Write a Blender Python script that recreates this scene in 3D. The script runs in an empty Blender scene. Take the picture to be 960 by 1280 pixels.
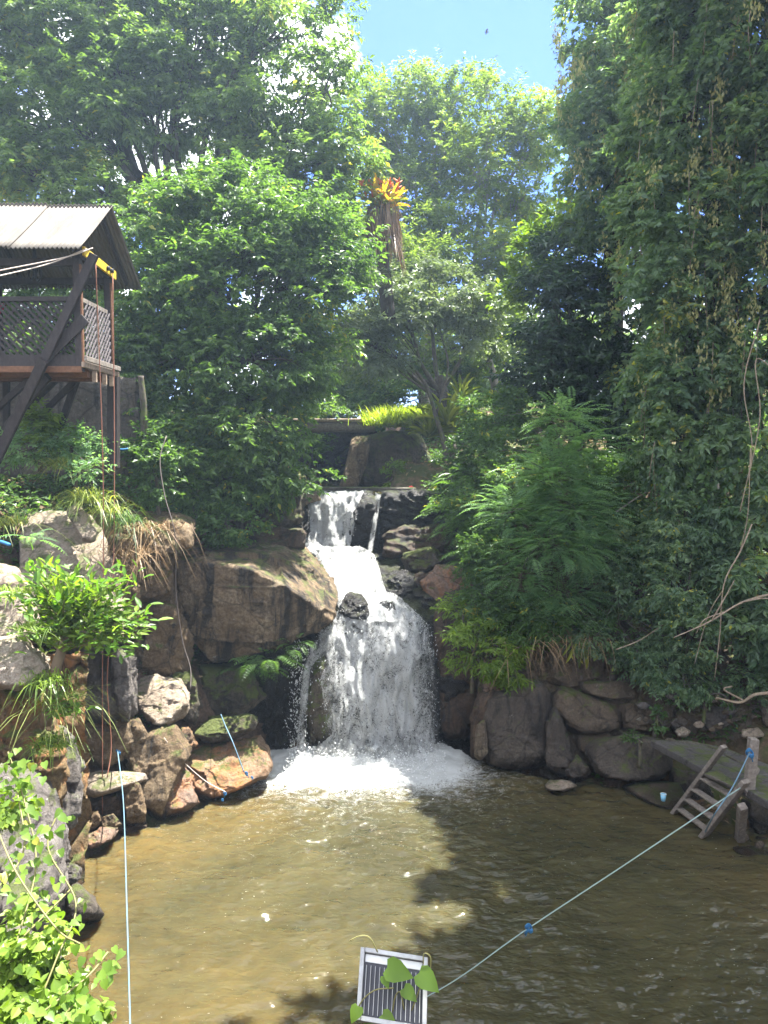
import bpy, bmesh, math, random
import numpy as np
from mathutils import Vector, Matrix

random.seed(7)
RNG = np.random.default_rng(7)
SC = bpy.context.scene
COL = SC.collection

# ------------------------------------------------------------------ camera
FOC = 960.0                       # focal length in pixels of the 960 x 1280 photograph
PITCH = math.atan(75.0 / FOC)     # the horizon lies at row 565
CAM = Vector((0.0, 0.0, 5.6))
cd = bpy.data.cameras.new('camera')
cam = bpy.data.objects.new('camera', cd)
COL.objects.link(cam)
cam.location = CAM
cam.rotation_euler = (math.radians(90) - PITCH, 0, 0)
cd.sensor_fit = 'HORIZONTAL'
cd.sensor_width = 36.0
cd.lens = 36.0 * FOC / 960.0
cd.clip_start = 0.05
cd.clip_end = 3000
SC.camera = cam
SC.render.resolution_x, SC.render.resolution_y = 768, 1024

# ------------------------------------------------------------------ light
SUN_EL = math.radians(71)
SUN_AZ = math.atan2(0.80, 0.60)   # clockwise from +Y
SUN_DIR = Vector((math.sin(SUN_AZ) * math.cos(SUN_EL), math.cos(SUN_AZ) * math.cos(SUN_EL), math.sin(SUN_EL)))
sl = bpy.data.lights.new('sun', 'SUN')
sl.energy = 5.0
sl.angle = math.radians(0.5)
sl.color = (1.0, 0.97, 0.91)
so = bpy.data.objects.new('sun', sl)
COL.objects.link(so)
so.rotation_euler = SUN_DIR.to_track_quat('Z', 'Y').to_euler()
so.location = (20, 30, 60)

SC.view_settings.view_transform = 'Standard'
SC.view_settings.look = 'None'
SC.view_settings.gamma = 1.0
SC.view_settings.exposure = 2.6
SC.cycles.max_bounces = 9
SC.cycles.diffuse_bounces = 6
SC.cycles.glossy_bounces = 3
SC.cycles.transmission_bounces = 4
SC.cycles.transparent_max_bounces = 12
SC.cycles.caustics_reflective = False
SC.cycles.caustics_refractive = False
SC.cycles.use_denoising = True
SC.cycles.sample_clamp_indirect = 6.0


# ------------------------------------------------------------------ pixel helpers
def ray(px, py):
    x = (px - 480.0) / FOC
    u = (640.0 - py) / FOC
    c, s = math.cos(PITCH), math.sin(PITCH)
    return Vector((x, u * s + c, u * c - s))

def at(px, py, Y):
    """world point at distance Y along the ground that shows at this place of the photograph"""
    d = ray(px, py)
    return CAM + d * (Y / d.y)

def atz(px, py, z=0.0):
    d = ray(px, py)
    return CAM + d * ((z - CAM.z) / d.z)


# ------------------------------------------------------------------ world
wd = bpy.data.worlds.new('World')
SC.world = wd
wd.use_nodes = True
nt = wd.node_tree
nt.nodes.clear()
N = nt.nodes.new
def L(a, b): nt.links.new(a, b)
wout = N('ShaderNodeOutputWorld')
bg = N('ShaderNodeBackground')
bg.inputs['Strength'].default_value = 0.074
sky = N('ShaderNodeTexSky')
sky.sky_type = 'NISHITA'
sky.sun_disc = False
sky.sun_elevation = SUN_EL
sky.sun_rotation = SUN_AZ
sky.altitude = 300
sky.air_density = 0.9
sky.dust_density = 0.3
sky.ozone_density = 10.0
tc = N('ShaderNodeTexCoord')
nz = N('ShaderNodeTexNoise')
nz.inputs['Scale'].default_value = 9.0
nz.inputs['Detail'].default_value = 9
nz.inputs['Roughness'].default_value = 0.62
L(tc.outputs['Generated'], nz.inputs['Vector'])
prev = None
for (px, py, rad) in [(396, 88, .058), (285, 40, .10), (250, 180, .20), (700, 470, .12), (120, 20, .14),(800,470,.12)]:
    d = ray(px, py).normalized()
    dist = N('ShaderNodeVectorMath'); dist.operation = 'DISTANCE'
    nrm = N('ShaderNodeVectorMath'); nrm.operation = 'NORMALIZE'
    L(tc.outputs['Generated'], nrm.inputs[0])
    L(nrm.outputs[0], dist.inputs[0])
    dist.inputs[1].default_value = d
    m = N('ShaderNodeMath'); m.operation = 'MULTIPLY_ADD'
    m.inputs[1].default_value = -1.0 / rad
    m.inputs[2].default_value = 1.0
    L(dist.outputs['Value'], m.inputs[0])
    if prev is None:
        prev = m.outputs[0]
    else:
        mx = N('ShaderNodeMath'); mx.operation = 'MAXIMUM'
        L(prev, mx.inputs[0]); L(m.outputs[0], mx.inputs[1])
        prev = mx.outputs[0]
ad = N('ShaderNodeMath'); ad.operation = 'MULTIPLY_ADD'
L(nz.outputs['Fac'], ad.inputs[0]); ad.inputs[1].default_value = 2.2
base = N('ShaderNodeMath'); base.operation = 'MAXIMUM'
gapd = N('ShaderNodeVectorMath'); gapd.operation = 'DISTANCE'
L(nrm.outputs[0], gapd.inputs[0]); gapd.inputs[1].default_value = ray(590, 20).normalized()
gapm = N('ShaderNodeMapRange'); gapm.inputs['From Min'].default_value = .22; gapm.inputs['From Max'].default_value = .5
gapm.inputs['To Min'].default_value = -.3; gapm.inputs['To Max'].default_value = .36  # extra clouds outside the view, added to raise the ambient light
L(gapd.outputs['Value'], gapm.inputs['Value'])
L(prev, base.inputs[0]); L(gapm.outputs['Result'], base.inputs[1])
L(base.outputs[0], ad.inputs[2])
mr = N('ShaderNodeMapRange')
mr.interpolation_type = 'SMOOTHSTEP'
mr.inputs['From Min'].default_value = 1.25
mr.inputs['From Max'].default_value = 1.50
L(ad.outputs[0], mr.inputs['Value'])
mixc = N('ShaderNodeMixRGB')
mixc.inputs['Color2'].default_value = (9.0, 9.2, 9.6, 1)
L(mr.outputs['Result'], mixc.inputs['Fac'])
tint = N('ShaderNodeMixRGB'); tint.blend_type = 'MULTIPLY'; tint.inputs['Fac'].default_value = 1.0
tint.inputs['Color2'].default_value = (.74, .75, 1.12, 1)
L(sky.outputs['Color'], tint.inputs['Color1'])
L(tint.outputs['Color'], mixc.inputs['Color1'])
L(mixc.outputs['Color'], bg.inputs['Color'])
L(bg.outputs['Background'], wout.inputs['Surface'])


# ------------------------------------------------------------------ noise
def _h(ix, iy, iz, s):
    n = (ix.astype(np.int64) * 374761393 + iy.astype(np.int64) * 668265263 + iz.astype(np.int64) * 2147483647 + s * 974711) & 0xffffffff
    n = ((n ^ (n >> 13)) * 1274126177) & 0xffffffff
    n = n ^ (n >> 16)
    n = (n * 2246822519) & 0xffffffff
    n = n ^ (n >> 15)
    return n.astype(np.float64) / 4294967295.0

def vnoise(P, s=0):
    P = np.asarray(P, float)
    i = np.floor(P).astype(np.int64)
    f = P - i
    f = f * f * f * (f * (f * 6 - 15) + 10)
    r = 0
    for dx in (0, 1):
        for dy in (0, 1):
            for dz in (0, 1):
                w = (f[:, 0] if dx else 1 - f[:, 0]) * (f[:, 1] if dy else 1 - f[:, 1]) * (f[:, 2] if dz else 1 - f[:, 2])
                r = r + w * _h(i[:, 0] + dx, i[:, 1] + dy, i[:, 2] + dz, s)
    return r * 2 - 1

def fbm(P, o=4, s=0, gain=.5):
    P = np.asarray(P, float)
    a, r, t = 1.0, 0, 0
    for k in range(o):
        r = r + a * vnoise(P * (2.03 ** k) + 17.3 * k, s + k)
        t += a
        a *= gain
    return r / t


# ------------------------------------------------------------------ object helpers
def tag(o, label=None, cat=None, group=None, kind=None):
    if label: o['label'] = label
    if cat: o['category'] = cat
    if group: o['group'] = group
    if kind: o['kind'] = kind
    return o

def empty(name, loc, label=None, cat=None, group=None, rz=0):
    o = bpy.data.objects.new(name, None)
    COL.objects.link(o)
    o.location = loc
    o.rotation_euler = (0, 0, rz)
    o.empty_display_size = .2
    return tag(o, label, cat, group)

def link(name, me, parent=None, world=True):
    o = bpy.data.objects.new(name, me)
    COL.objects.link(o)
    if parent is not None:
        o.parent = parent
        if world:                                   # mesh is in world coordinates
            o.matrix_parent_inverse = wmat(parent).inverted()
    return o

def wmat(o):
    m = o.matrix_basis.copy()
    if o.parent is not None:
        m = wmat(o.parent) @ o.matrix_parent_inverse @ m
    return m

def npmesh(name, V, F, mat=None, smooth=True, attrs=None):
    """V (n,3); F (m,k) with one k"""
    V = np.ascontiguousarray(V, np.float32)
    F = np.ascontiguousarray(F, np.int32)
    me = bpy.data.meshes.new(name)
    m, k = F.shape
    me.vertices.add(len(V)); me.vertices.foreach_set('co', V.ravel())
    me.loops.add(m * k); me.loops.foreach_set('vertex_index', F.ravel())
    me.polygons.add(m)
    me.polygons.foreach_set('loop_start', np.arange(0, m * k, k, dtype=np.int32))
    me.polygons.foreach_set('loop_total', np.full(m, k, np.int32))
    me.polygons.foreach_set('use_smooth', np.full(m, bool(smooth)))
    me.update(calc_edges=True)
    for an, (dom, arr) in (attrs or {}).items():
        a = me.attributes.new(an, 'FLOAT', dom)
        a.data.foreach_set('value', np.ascontiguousarray(arr, np.float32))
    if mat is not None:
        me.materials.append(mat)
    return me

class MB:
    """collects boxes, beams and tubes; quads only"""
    def __init__(s):
        s.V, s.F, s.n = [], [], 0
    def add(s, V, F):
        V = np.asarray(V, float); F = np.asarray(F, int)
        s.V.append(V); s.F.append(F + s.n); s.n += len(V)
        return s
    def box(s, c, size, M=None):
        x, y, z = [q / 2 for q in size]
        V = np.array([(-x, -y, -z), (x, -y, -z), (x, y, -z), (-x, y, -z), (-x, -y, z), (x, -y, z), (x, y, z), (-x, y, z)])
        if M is not None:
            V = V @ np.array(M.to_3x3()).T
        V = V + np.array(c)
        return s.add(V, [(0, 3, 2, 1), (4, 5, 6, 7), (0, 1, 5, 4), (1, 2, 6, 5), (2, 3, 7, 6), (3, 0, 4, 7)])
    def beam(s, a, b, w, h, up=(0, 0, 1)):
        a, b = Vector(a), Vector(b)
        d = (b - a); l = d.length; d.normalize()
        u = Vector(up)
        if abs(d.dot(u)) > .98: u = Vector((0, 1, 0))
        r = d.cross(u).normalized(); u = r.cross(d)
        M = Matrix((r, d, u)).transposed()
        return s.box((a + b) / 2, (w, l, h), M)
    def tube(s, P, R, k=7, seed=0, rough=0.0):
        P = np.asarray([tuple(p) for p in P], float)
        n = len(P)
        R = np.broadcast_to(np.asarray(R, float), (n,))
        T = np.gradient(P, axis=0)
        T /= (np.linalg.norm(T, axis=1)[:, None] + 1e-9)
        ref = np.array([0.31, .2, .93]) if abs(T[0][2]) < .8 else np.array([.9, .3, .1])
        A = np.cross(T, ref); A /= (np.linalg.norm(A, axis=1)[:, None] + 1e-9)
        B = np.cross(T, A)
        th = np.linspace(0, 2 * np.pi, k, endpoint=False)
        V = P[:, None, :] + R[:, None, None] * (np.cos(th)[None, :, None] * A[:, None, :] + np.sin(th)[None, :, None] * B[:, None, :])
        if rough:
            q = V.reshape(-1, 3)
            nn = fbm(q * 6.0, 2, seed)
            V = V + (V - P[:, None, :]) * (nn.reshape(n, k, 1) * rough)
        V = V.reshape(-1, 3)
        F = []
        for i in range(n - 1):
            for j in range(k):
                F.append((i * k + j, i * k + (j + 1) % k, (i + 1) * k + (j + 1) % k, (i + 1) * k + j))
        # end caps as quads
        V = np.vstack([V, P[:1], P[-1:]])
        c0, c1 = n * k, n * k + 1
        for j in range(0, k - 1, 2):
            F.append((c0, (j + 2) % k, j + 1, j))
            F.append((c1, (n - 1) * k + j, (n - 1) * k + j + 1, (n - 1) * k + (j + 2) % k))
        return s.add(V, F)
    def mesh(s, name, mat, smooth=False, attrs=None):
        return npmesh(name, np.vstack(s.V), np.vstack(s.F), mat, smooth, attrs)
    def build(s, name, mat, parent=None, smooth=False, bevel=0):
        o = link(name, s.mesh(name, mat, smooth), parent)
        if bevel:
            b = o.modifiers.new('edge', 'BEVEL'); b.width = bevel; b.segments = 1; b.limit_method = 'ANGLE'
        return o

def curve(pts, n=24):
    """Catmull-Rom through the points"""
    P = [Vector(p) for p in pts]
    P = [P[0] * 2 - P[1]] + P + [P[-1] * 2 - P[-2]]
    out = []
    segs = len(P) - 3
    per = max(2, n // segs)
    for i in range(segs):
        p0, p1, p2, p3 = P[i:i + 4]
        for k in range(per):
            t = k / per
            out.append(.5 * ((2 * p1) + (-p0 + p2) * t + (2 * p0 - 5 * p1 + 4 * p2 - p3) * t * t + (-p0 + 3 * p1 - 3 * p2 + p3) * t ** 3))
    out.append(P[-2])
    return out


# ------------------------------------------------------------------ materials
class NT:
    def __init__(s, name):
        s.m = bpy.data.materials.new(name); s.m.use_nodes = True
        s.t = s.m.node_tree; s.t.nodes.clear()
        s.out = s.n('ShaderNodeOutputMaterial')
    def n(s, ty, **kw):
        x = s.t.nodes.new(ty)
        for k, v in kw.items():
            if k.startswith('i_'):
                x.inputs[k[2:].replace('_', ' ')].default_value = v
            else:
                setattr(x, k, v)
        return x
    def l(s, a, b): s.t.links.new(a, b)
    def pos(s, scale=(1, 1, 1)):
        g = s.n('ShaderNodeNewGeometry')
        mp = s.n('ShaderNodeMapping'); mp.inputs['Scale'].default_value = scale
        s.l(g.outputs['Position'], mp.inputs['Vector'])
        return mp.outputs[0]
    def noise(s, vec, scale, detail=6, rough=.6, dist=0.0):
        x = s.n('ShaderNodeTexNoise', i_Scale=scale, i_Detail=detail, i_Roughness=rough, i_Distortion=dist)
        s.l(vec, x.inputs['Vector'])
        return x.outputs['Fac']
    def ramp(s, fac, stops, interp='LINEAR'):
        r = s.n('ShaderNodeValToRGB'); r.color_ramp.interpolation = interp
        e = r.color_ramp.elements
        while len(e) < len(stops): e.new(.5)
        for q, (p, c) in zip(e, stops):
            q.position = p
            q.color = (c[0], c[1], c[2], 1) if not isinstance(c, (int, float)) else (c, c, c, 1)
        s.l(fac, r.inputs['Fac'])
        return r.outputs['Color']
    def mix(s, fac, a, b, mode='MIX'):
        x = s.n('ShaderNodeMixRGB', blend_type=mode)
        for key, v in (('Fac', fac), ('Color1', a), ('Color2', b)):
            if hasattr(v, 'is_linked') or hasattr(v, 'links'): s.l(v, x.inputs[key])
            elif key == 'Fac': x.inputs[key].default_value = v
            else: x.inputs[key].default_value = (v[0], v[1], v[2], 1)
        return x.outputs['Color']
    def math(s, op, a, b=None, c=None, clamp=False):
        x = s.n('ShaderNodeMath', operation=op); x.use_clamp = clamp
        for i, v in enumerate((a, b, c)):
            if v is None: continue
            if hasattr(v, 'links'): s.l(v, x.inputs[i])
            else: x.inputs[i].default_value = v
        return x.outputs[0]
    def bump(s, h, strength=.5, dist=.02, normal=None):
        b = s.n('ShaderNodeBump', i_Strength=strength, i_Distance=dist)
        s.l(h, b.inputs['Height'])
        if normal is not None: s.l(normal, b.inputs['Normal'])
        return b.outputs[0]
    def bsdf(s, col, rough=.8, spec=.3, normal=None, metal=0):
        b = s.n('ShaderNodeBsdfPrincipled')
        for key, v in (('Base Color', col), ('Roughness', rough)):
            if hasattr(v, 'links'): s.l(v, b.inputs[key])
            elif key == 'Base Color': b.inputs[key].default_value = (v[0], v[1], v[2], 1)
            else: b.inputs[key].default_value = v
        b.inputs['Specular IOR Level'].default_value = spec
        b.inputs['Metallic'].default_value = metal
        if normal is not None: s.l(normal, b.inputs['Normal'])
        return b
    def done(s, sh):
        s.l(sh, s.out.inputs['Surface'])
        return s.m

def rock_mat(name, c1, c2, c3, stain=.5, stain_col=(.012, .011, .010), moss=.3, wet=0.0, lichen=.2, rust=0.0, scale=1.0):
    t = NT(name)
    p = t.pos()
    big = t.noise(p, 1.1 * scale, 6, .65, .6)
    fine = t.noise(p, 18 * scale, 9, .74)
    grain = t.noise(p, 70 * scale, 4, .7)
    col = t.ramp(big, [(.3, c1), (.5, c2), (.68, c3)])
    col = t.mix(t.ramp(fine, [(.42, 0.0), (.60, .85)]), col, c1)
    col = t.mix(t.ramp(grain, [(.3, .35), (.7, 0.0)]), col, (c1[0] * .3, c1[1] * .3, c1[2] * .3))
    if rust:
        rn = t.noise(t.pos((1, 1, .4)), 1.9, 6, .7, 1.0)
        col = t.mix(t.ramp(rn, [(.55 - .12 * rust, 0.0), (.72 - .1 * rust, .8)]), col, (.42, .17, .05))
    st = t.noise(t.pos((1.6, 1.6, .32)), 1.7, 7, .68, .9)
    col = t.mix(t.ramp(st, [(.62 - .2 * stain, 0.0), (.74 - .18 * stain, .9)]), col, stain_col)
    if lichen:
        ln = t.noise(p, 5.5, 8, .8, .3)
        col = t.mix(t.ramp(ln, [(.66 - .07 * lichen, 0.0), (.71 - .07 * lichen, .75)]), col, (.42, .41, .35))
    g = t.n('ShaderNodeNewGeometry')
    sx = t.n('ShaderNodeSeparateXYZ'); t.l(g.outputs['Normal'], sx.inputs[0])
    if moss:
        mn = t.noise(p, 3.3, 7, .75)
        mm = t.math('MULTIPLY_ADD', sx.outputs['Z'], .22, mn)
        mf = t.ramp(mm, [(.70 - .22 * moss, 0.0), (.80 - .22 * moss, .9)])
        mcol = t.mix(fine, (.045, .07, .012), (.13, .15, .03))
        col = t.mix(mf, col, mcol)
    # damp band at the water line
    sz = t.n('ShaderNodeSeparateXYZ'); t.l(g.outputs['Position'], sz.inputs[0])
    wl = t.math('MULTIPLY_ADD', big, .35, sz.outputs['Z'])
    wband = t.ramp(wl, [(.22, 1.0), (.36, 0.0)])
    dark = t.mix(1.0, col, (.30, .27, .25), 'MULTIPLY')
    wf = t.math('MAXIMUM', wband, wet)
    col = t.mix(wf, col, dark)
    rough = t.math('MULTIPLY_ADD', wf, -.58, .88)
    vor = t.n('ShaderNodeTexVoronoi', feature='DISTANCE_TO_EDGE', i_Scale=1.15 * scale)
    ds = t.mix(.32, p, t.n('ShaderNodeTexNoise', i_Scale=2.0).outputs['Color'])
    t.l(ds, vor.inputs['Vector'])
    crack = t.ramp(vor.outputs['Distance'], [(0.0, 0.0), (.035, 1.0)])
    col = t.mix(t.ramp(vor.outputs['Distance'], [(0.0, .5), (.018, 0.0)]), col, (.012, .01, .008))
    mid = t.noise(p, 4.2 * scale, 8, .7, .3)
    n1 = t.bump(crack, .5, .05)
    n2 = t.bump(mid, 1.0, .20, n1)
    n3 = t.bump(fine, .9, .05, n2)
    n4 = t.bump(grain, .35, .006, n3)
    return t.done(t.bsdf(col, rough, .4, n4).outputs[0])

def leaf_mat(name, dark, mid, light, trans=.38, tcol=None, rough=.42, yellow=0.0, spec=.35, hue_by='attr'):
    t = NT(name)
    if hue_by == 'attr':
        a = t.n('ShaderNodeAttribute', attribute_name='rnd').outputs['Fac']
    else:
        a = t.n('ShaderNodeObjectInfo').outputs['Random']
    st = [(0.0, dark), (.5, mid), (.93, light)]
    if yellow: st += [(1 - yellow, light), (1 - yellow * .7, (.36, .34, .05))]
    col = t.ramp(a, st)
    p = t.pos()
    nb = t.noise(p, .9, 4, .6)
    col = t.mix(t.ramp(nb, [(.35, .45), (.65, 0.0)]), col, dark)
    b = t.bsdf(col, rough, spec)
    tr = t.n('ShaderNodeBsdfTranslucent')
    tl = t.mix(1.0, col, tcol or (1.75, 1.85, .7), 'MULTIPLY')
    t.l(tl, tr.inputs['Color'])
    mx = t.n('ShaderNodeMixShader'); mx.inputs[0].default_value = trans
    t.l(b.outputs[0], mx.inputs[1]); t.l(tr.outputs[0], mx.inputs[2])
    return t.done(mx.outputs[0])

def wood_mat(name, c1, c2, rough=.85, scale=1.0, axis=(8, 8, 1.2), moss=0.0):
    t = NT(name)
    p = t.pos(axis)
    n = t.noise(p, 3 * scale, 8, .7, .4)
    n2 = t.noise(t.pos(), 22, 6, .7)
    col = t.ramp(n, [(.3, c1), (.68, c2)])
    col = t.mix(t.ramp(n2, [(.4, .5), (.65, 0.0)]), col, (c1[0] * .5, c1[1] * .5, c1[2] * .5))
    if moss:
        col = t.mix(t.ramp(t.noise(t.pos(), 3, 7, .75), [(.6 - .2 * moss, 0.0), (.7 - .2 * moss, .9)]), col, (.07, .09, .02))
    return t.done(t.bsdf(col, rough, .25, t.bump(n, .6, .01, t.bump(n2, .4, .006))).outputs[0])

def plain_mat(name, c, rough=.6, spec=.4, var=.25, scale=12, metal=0):
    t = NT(name)
    n = t.noise(t.pos(), scale, 7, .7)
    col = t.mix(t.ramp(n, [(.35, var), (.65, 0.0)]), c, (c[0] * .35, c[1] * .35, c[2] * .35))
    return t.done(t.bsdf(col, rough, spec, t.bump(n, .25, .004), metal).outputs[0])

M = {}
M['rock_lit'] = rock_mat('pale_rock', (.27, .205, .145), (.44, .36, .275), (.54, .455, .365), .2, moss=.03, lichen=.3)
M['rock_brown'] = rock_mat('brown_rock', (0.127, 0.082, 0.042), (0.262, 0.181, 0.102), (0.373, 0.285, 0.177), .4, moss=.15, lichen=.2)
M['rock_giant'] = rock_mat('water_stained_boulder_rock', (0.114, 0.074, 0.039), (0.262, 0.184, 0.104), (0.402, 0.315, 0.207), .9, moss=.1, lichen=.25)
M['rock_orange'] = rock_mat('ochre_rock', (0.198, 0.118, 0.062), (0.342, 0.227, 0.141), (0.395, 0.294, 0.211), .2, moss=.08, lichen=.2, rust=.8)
M['rock_pink'] = rock_mat('pinkish_rock', (0.173, 0.107, 0.070), (0.288, 0.198, 0.148), (0.346, 0.264, 0.206), .25, moss=.05, lichen=.1, rust=.4)
M['rock_purple'] = rock_mat('dark_purplish_rock', (0.066, 0.053, 0.042), (0.112, 0.089, 0.068), (0.163, 0.136, 0.101), .35, moss=.12, lichen=.32)
M['rock_purple_pale'] = rock_mat('weathered_purplish_rock', (0.100, 0.074, 0.050), (0.175, 0.131, 0.088), (0.259, 0.210, 0.138), .25, moss=.2, lichen=.7)
M['rock_grey'] = rock_mat('grey_rock', (0.120, 0.104, 0.092), (0.216, 0.188, 0.168), (0.320, 0.288, 0.264), .25, moss=.2, lichen=.6)
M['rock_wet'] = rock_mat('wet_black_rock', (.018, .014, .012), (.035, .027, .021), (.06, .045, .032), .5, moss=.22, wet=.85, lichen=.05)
M['rock_wet_brown'] = rock_mat('wet_brown_rock', (0.072, 0.045, 0.027), (0.152, 0.096, 0.060), (0.224, 0.152, 0.096), .5, moss=.12, wet=.35, lichen=.1)
M['rock_stained'] = rock_mat('ochre_stained_rock', (0.128, 0.080, 0.036), (0.264, 0.176, 0.080), (0.352, 0.272, 0.152), .45, stain_col=(0.028, 0.016, 0.010), moss=.5, lichen=.2, rust=.7)
M['rock_moss'] = rock_mat('mossy_rock', (0.048, 0.038, 0.026), (0.104, 0.080, 0.052), (0.200, 0.160, 0.112), .5, moss=.75, lichen=.2)

def soil_mat():
    t = NT('leaf_littered_soil')
    p = t.pos()
    a = t.noise(p, 1.3, 7, .7, .5)
    b = t.noise(p, 11, 9, .75)
    col = t.ramp(b, [(.3, (.05, .032, .022)), (.5, (.13, .082, .055)), (.66, (.22, .15, .10)), (.8, (.32, .24, .17))])
    g = t.ramp(a, [(.42, 0.0), (.55, .85)])
    col = t.mix(g, col, t.mix(b, (.025, .04, .01), (.07, .10, .025)))
    gg = t.n('ShaderNodeNewGeometry'); sx = t.n('ShaderNodeSeparateXYZ'); t.l(gg.outputs['Normal'], sx.inputs[0])
    st = t.ramp(sx.outputs['Z'], [(.55, 1.0), (.8, 0.0)])
    rk = t.ramp(t.noise(p, 5, 9, .75, .5), [(.35, (.04, .028, .02)), (.55, (.12, .08, .055)), (.75, (.22, .16, .115))])
    col = t.mix(st, col, rk)
    return t.done(t.bsdf(col, .95, .15, t.bump(b, 1.0, .05, t.bump(a, .6, .2))).outputs[0])
M['soil'] = soil_mat()

# ------------------------------------------------------------------ terrain
SHORE = [(-2.2, 3.2), (-2.55, 5.0), (-2.75, 6.6), (-3.55, 7.6), (-3.95, 8.6), (-4.05, 9.6), (-3.5, 10.6), (-2.5, 11.4), (-2.2, 12.6),
         (-2.0, 13.7), (-.6, 14.2), (.9, 14.0), (1.6, 13.0), (2.8, 12.3), (3.8, 12.0), (4.6, 11.4), (5.2, 10.6), (5.1, 9.6), (5.6, 8.4), (6.4, 7), (6.6, 4.5), (5.0, 2.6), (2, 1.9), (-1, 2.1)]
ANCH = [  # (x, y), [(distance outside the shore, height)]
    ((-2.4, 4.5), [(0, -.5), (.5, 1.6), (.9, 2.9), (1.6, 3.6), (3, 4.2), (12, 6)]),
    ((-3.6, 7.6), [(0, -.5), (.4, .3), (.9, 2.0), (1.5, 3.1), (2.4, 4.3), (4, 4.9), (12, 6.2)]),
    ((-4.0, 9.6), [(0, -.5), (.6, 0), (1.5, 1.2), (2.0, 3.9), (2.6, 4.9), (4, 5.4), (12, 6.4)]),
    ((-3.0, 11.2), [(0, -.5), (.9, .0), (1.7, .8), (2.5, 2.6), (3.1, 4.3), (4, 5.3), (9, 6.2), (14, 7)]),
    ((-2.1, 13.2), [(0, -.6), (.6, -.3), (1.1, 1.0), (2.0, 2.2), (3.2, 3.8), (5, 5.4), (10, 6.5)]),
    ((-.6, 14.2), [(0, -1.0), (.3, -.8), (.8, 1.6), (2.5, 2.4), (3.0, 3.4), (3.7, 4.2), (8, 4.35), (16, 6.2)]),
    ((1.3, 13.6), [(0, -1.0), (.8, -.4), (1.5, 1.4), (2.8, 3.2), (3.6, 4.4), (6, 5.4), (12, 7)]),
    ((3.2, 12.2), [(0, -.6), (1.1, .0), (1.8, 1.6), (2.8, 3.0), (4.0, 5.0), (6.5, 6.6), (12, 9)]),
    ((4.8, 11.2), [(0, -.5), (1.6, -.1), (2.5, .4), (3.2, 1.2), (4.0, 2.6), (5.6, 5.0), (12, 9)]),
    ((5.9, 8.0), [(0, -.4), (.8, .8), (2.2, 1.1), (3.2, 2.4), (5, 4.6), (12, 8.5)]),
    ((2.0, 2.0), [(0, -.5), (.4, 3.2), (.8, 4.0), (12, 4.2)]),
    ((-1.2, 2.1), [(0, -.5), (.4, 3.2), (.8, 4.0), (12, 4.2)]),
]
_sh = np.array(SHORE)
def shore_dist(x, y):
    """signed distance to the pool's edge, positive on land"""
    P = np.stack([x, y], -1)
    best = np.full(len(P), 1e9); inside = np.zeros(len(P), bool)
    n = len(_sh)
    for i in range(n):
        a, b = _sh[i], _sh[(i + 1) % n]
        ab = b - a
        t = np.clip(((P - a) @ ab) / (ab @ ab), 0, 1)
        best = np.minimum(best, np.linalg.norm(P - a - t[:, None] * ab, axis=1))
        c = (a[1] > P[:, 1]) != (b[1] > P[:, 1])
        with np.errstate(divide='ignore', invalid='ignore'):
            xi = (b[0] - a[0]) * (P[:, 1] - a[1]) / (b[1] - a[1]) + a[0]
        inside ^= c & (P[:, 0] < xi)
    return np.where(inside, -best, best)

def stream(y):
    return -.75 + .12 * np.sin(y * .8) + np.clip(y - 18, 0, 30) * -.05

def ground(x, y, noise=True):
    x = np.atleast_1d(np.asarray(x, float)); y = np.atleast_1d(np.asarray(y, float))
    d = shore_dist(x, y)
    W = 0; Z = 0
    for (ax, ay), prof in ANCH:
        dd = np.array([q[0] for q in prof], float); zz = np.array([q[1] for q in prof], float)
        w = 1.0 / ((x - ax) ** 2 + (y - ay) ** 2 + .15) ** 2
        # far from the pool the weights follow the direction only
        z = np.interp(d, dd, zz) + np.clip(d - 12, 0, 60) * .05
        W = W + w; Z = Z + w * z
    z = Z / W
    z = np.where(d < 0, np.maximum(-1.3, -.5 + d * .8), z)
    # the stream above the fall
    s = np.abs(x - stream(y))
    ch = 4.2 + np.clip((s - .85) * 3.0, 0, 30)
    z = np.where((y > 17.6) & (d > 0), np.minimum(z, ch), z)
    if noise:
        P = np.stack([x, y, z * .7], -1)
        z = z + fbm(P * .9, 5, 3) * .35 * np.clip(np.abs(d) * .8, .25, 1)
    return z

def gz(x, y):
    return float(ground([x], [y])[0])

def build_terrain():
    xs = np.concatenate([np.linspace(-400, -14, 22), np.arange(-13.9, 14, .13), np.linspace(14.2, 400, 22)])
    ys = np.concatenate([np.linspace(-60, -1, 8), np.arange(-.8, 26, .13), np.linspace(26.4, 60, 24), np.linspace(70, 700, 14)])
    X, Y = np.meshgrid(xs, ys)
    x, y = X.ravel(), Y.ravel()
    z = ground(x, y)
    far = np.clip((np.hypot(x, y) - 30) / 60, 0, 1)
    z = z * (1 - far) + (9 + 4 * vnoise(np.stack([x * .01, y * .01, x * 0], -1), 5)) * far
    ny, nx = X.shape
    idx = np.arange(nx * ny).reshape(ny, nx)
    F = np.stack([idx[:-1, :-1], idx[:-1, 1:], idx[1:, 1:], idx[1:, :-1]], -1).reshape(-1, 4)
    o = link('ground', npmesh('ground', np.stack([x, y, z], -1), F, M['soil']))
    tag(o, kind='structure')
build_terrain()

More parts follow.
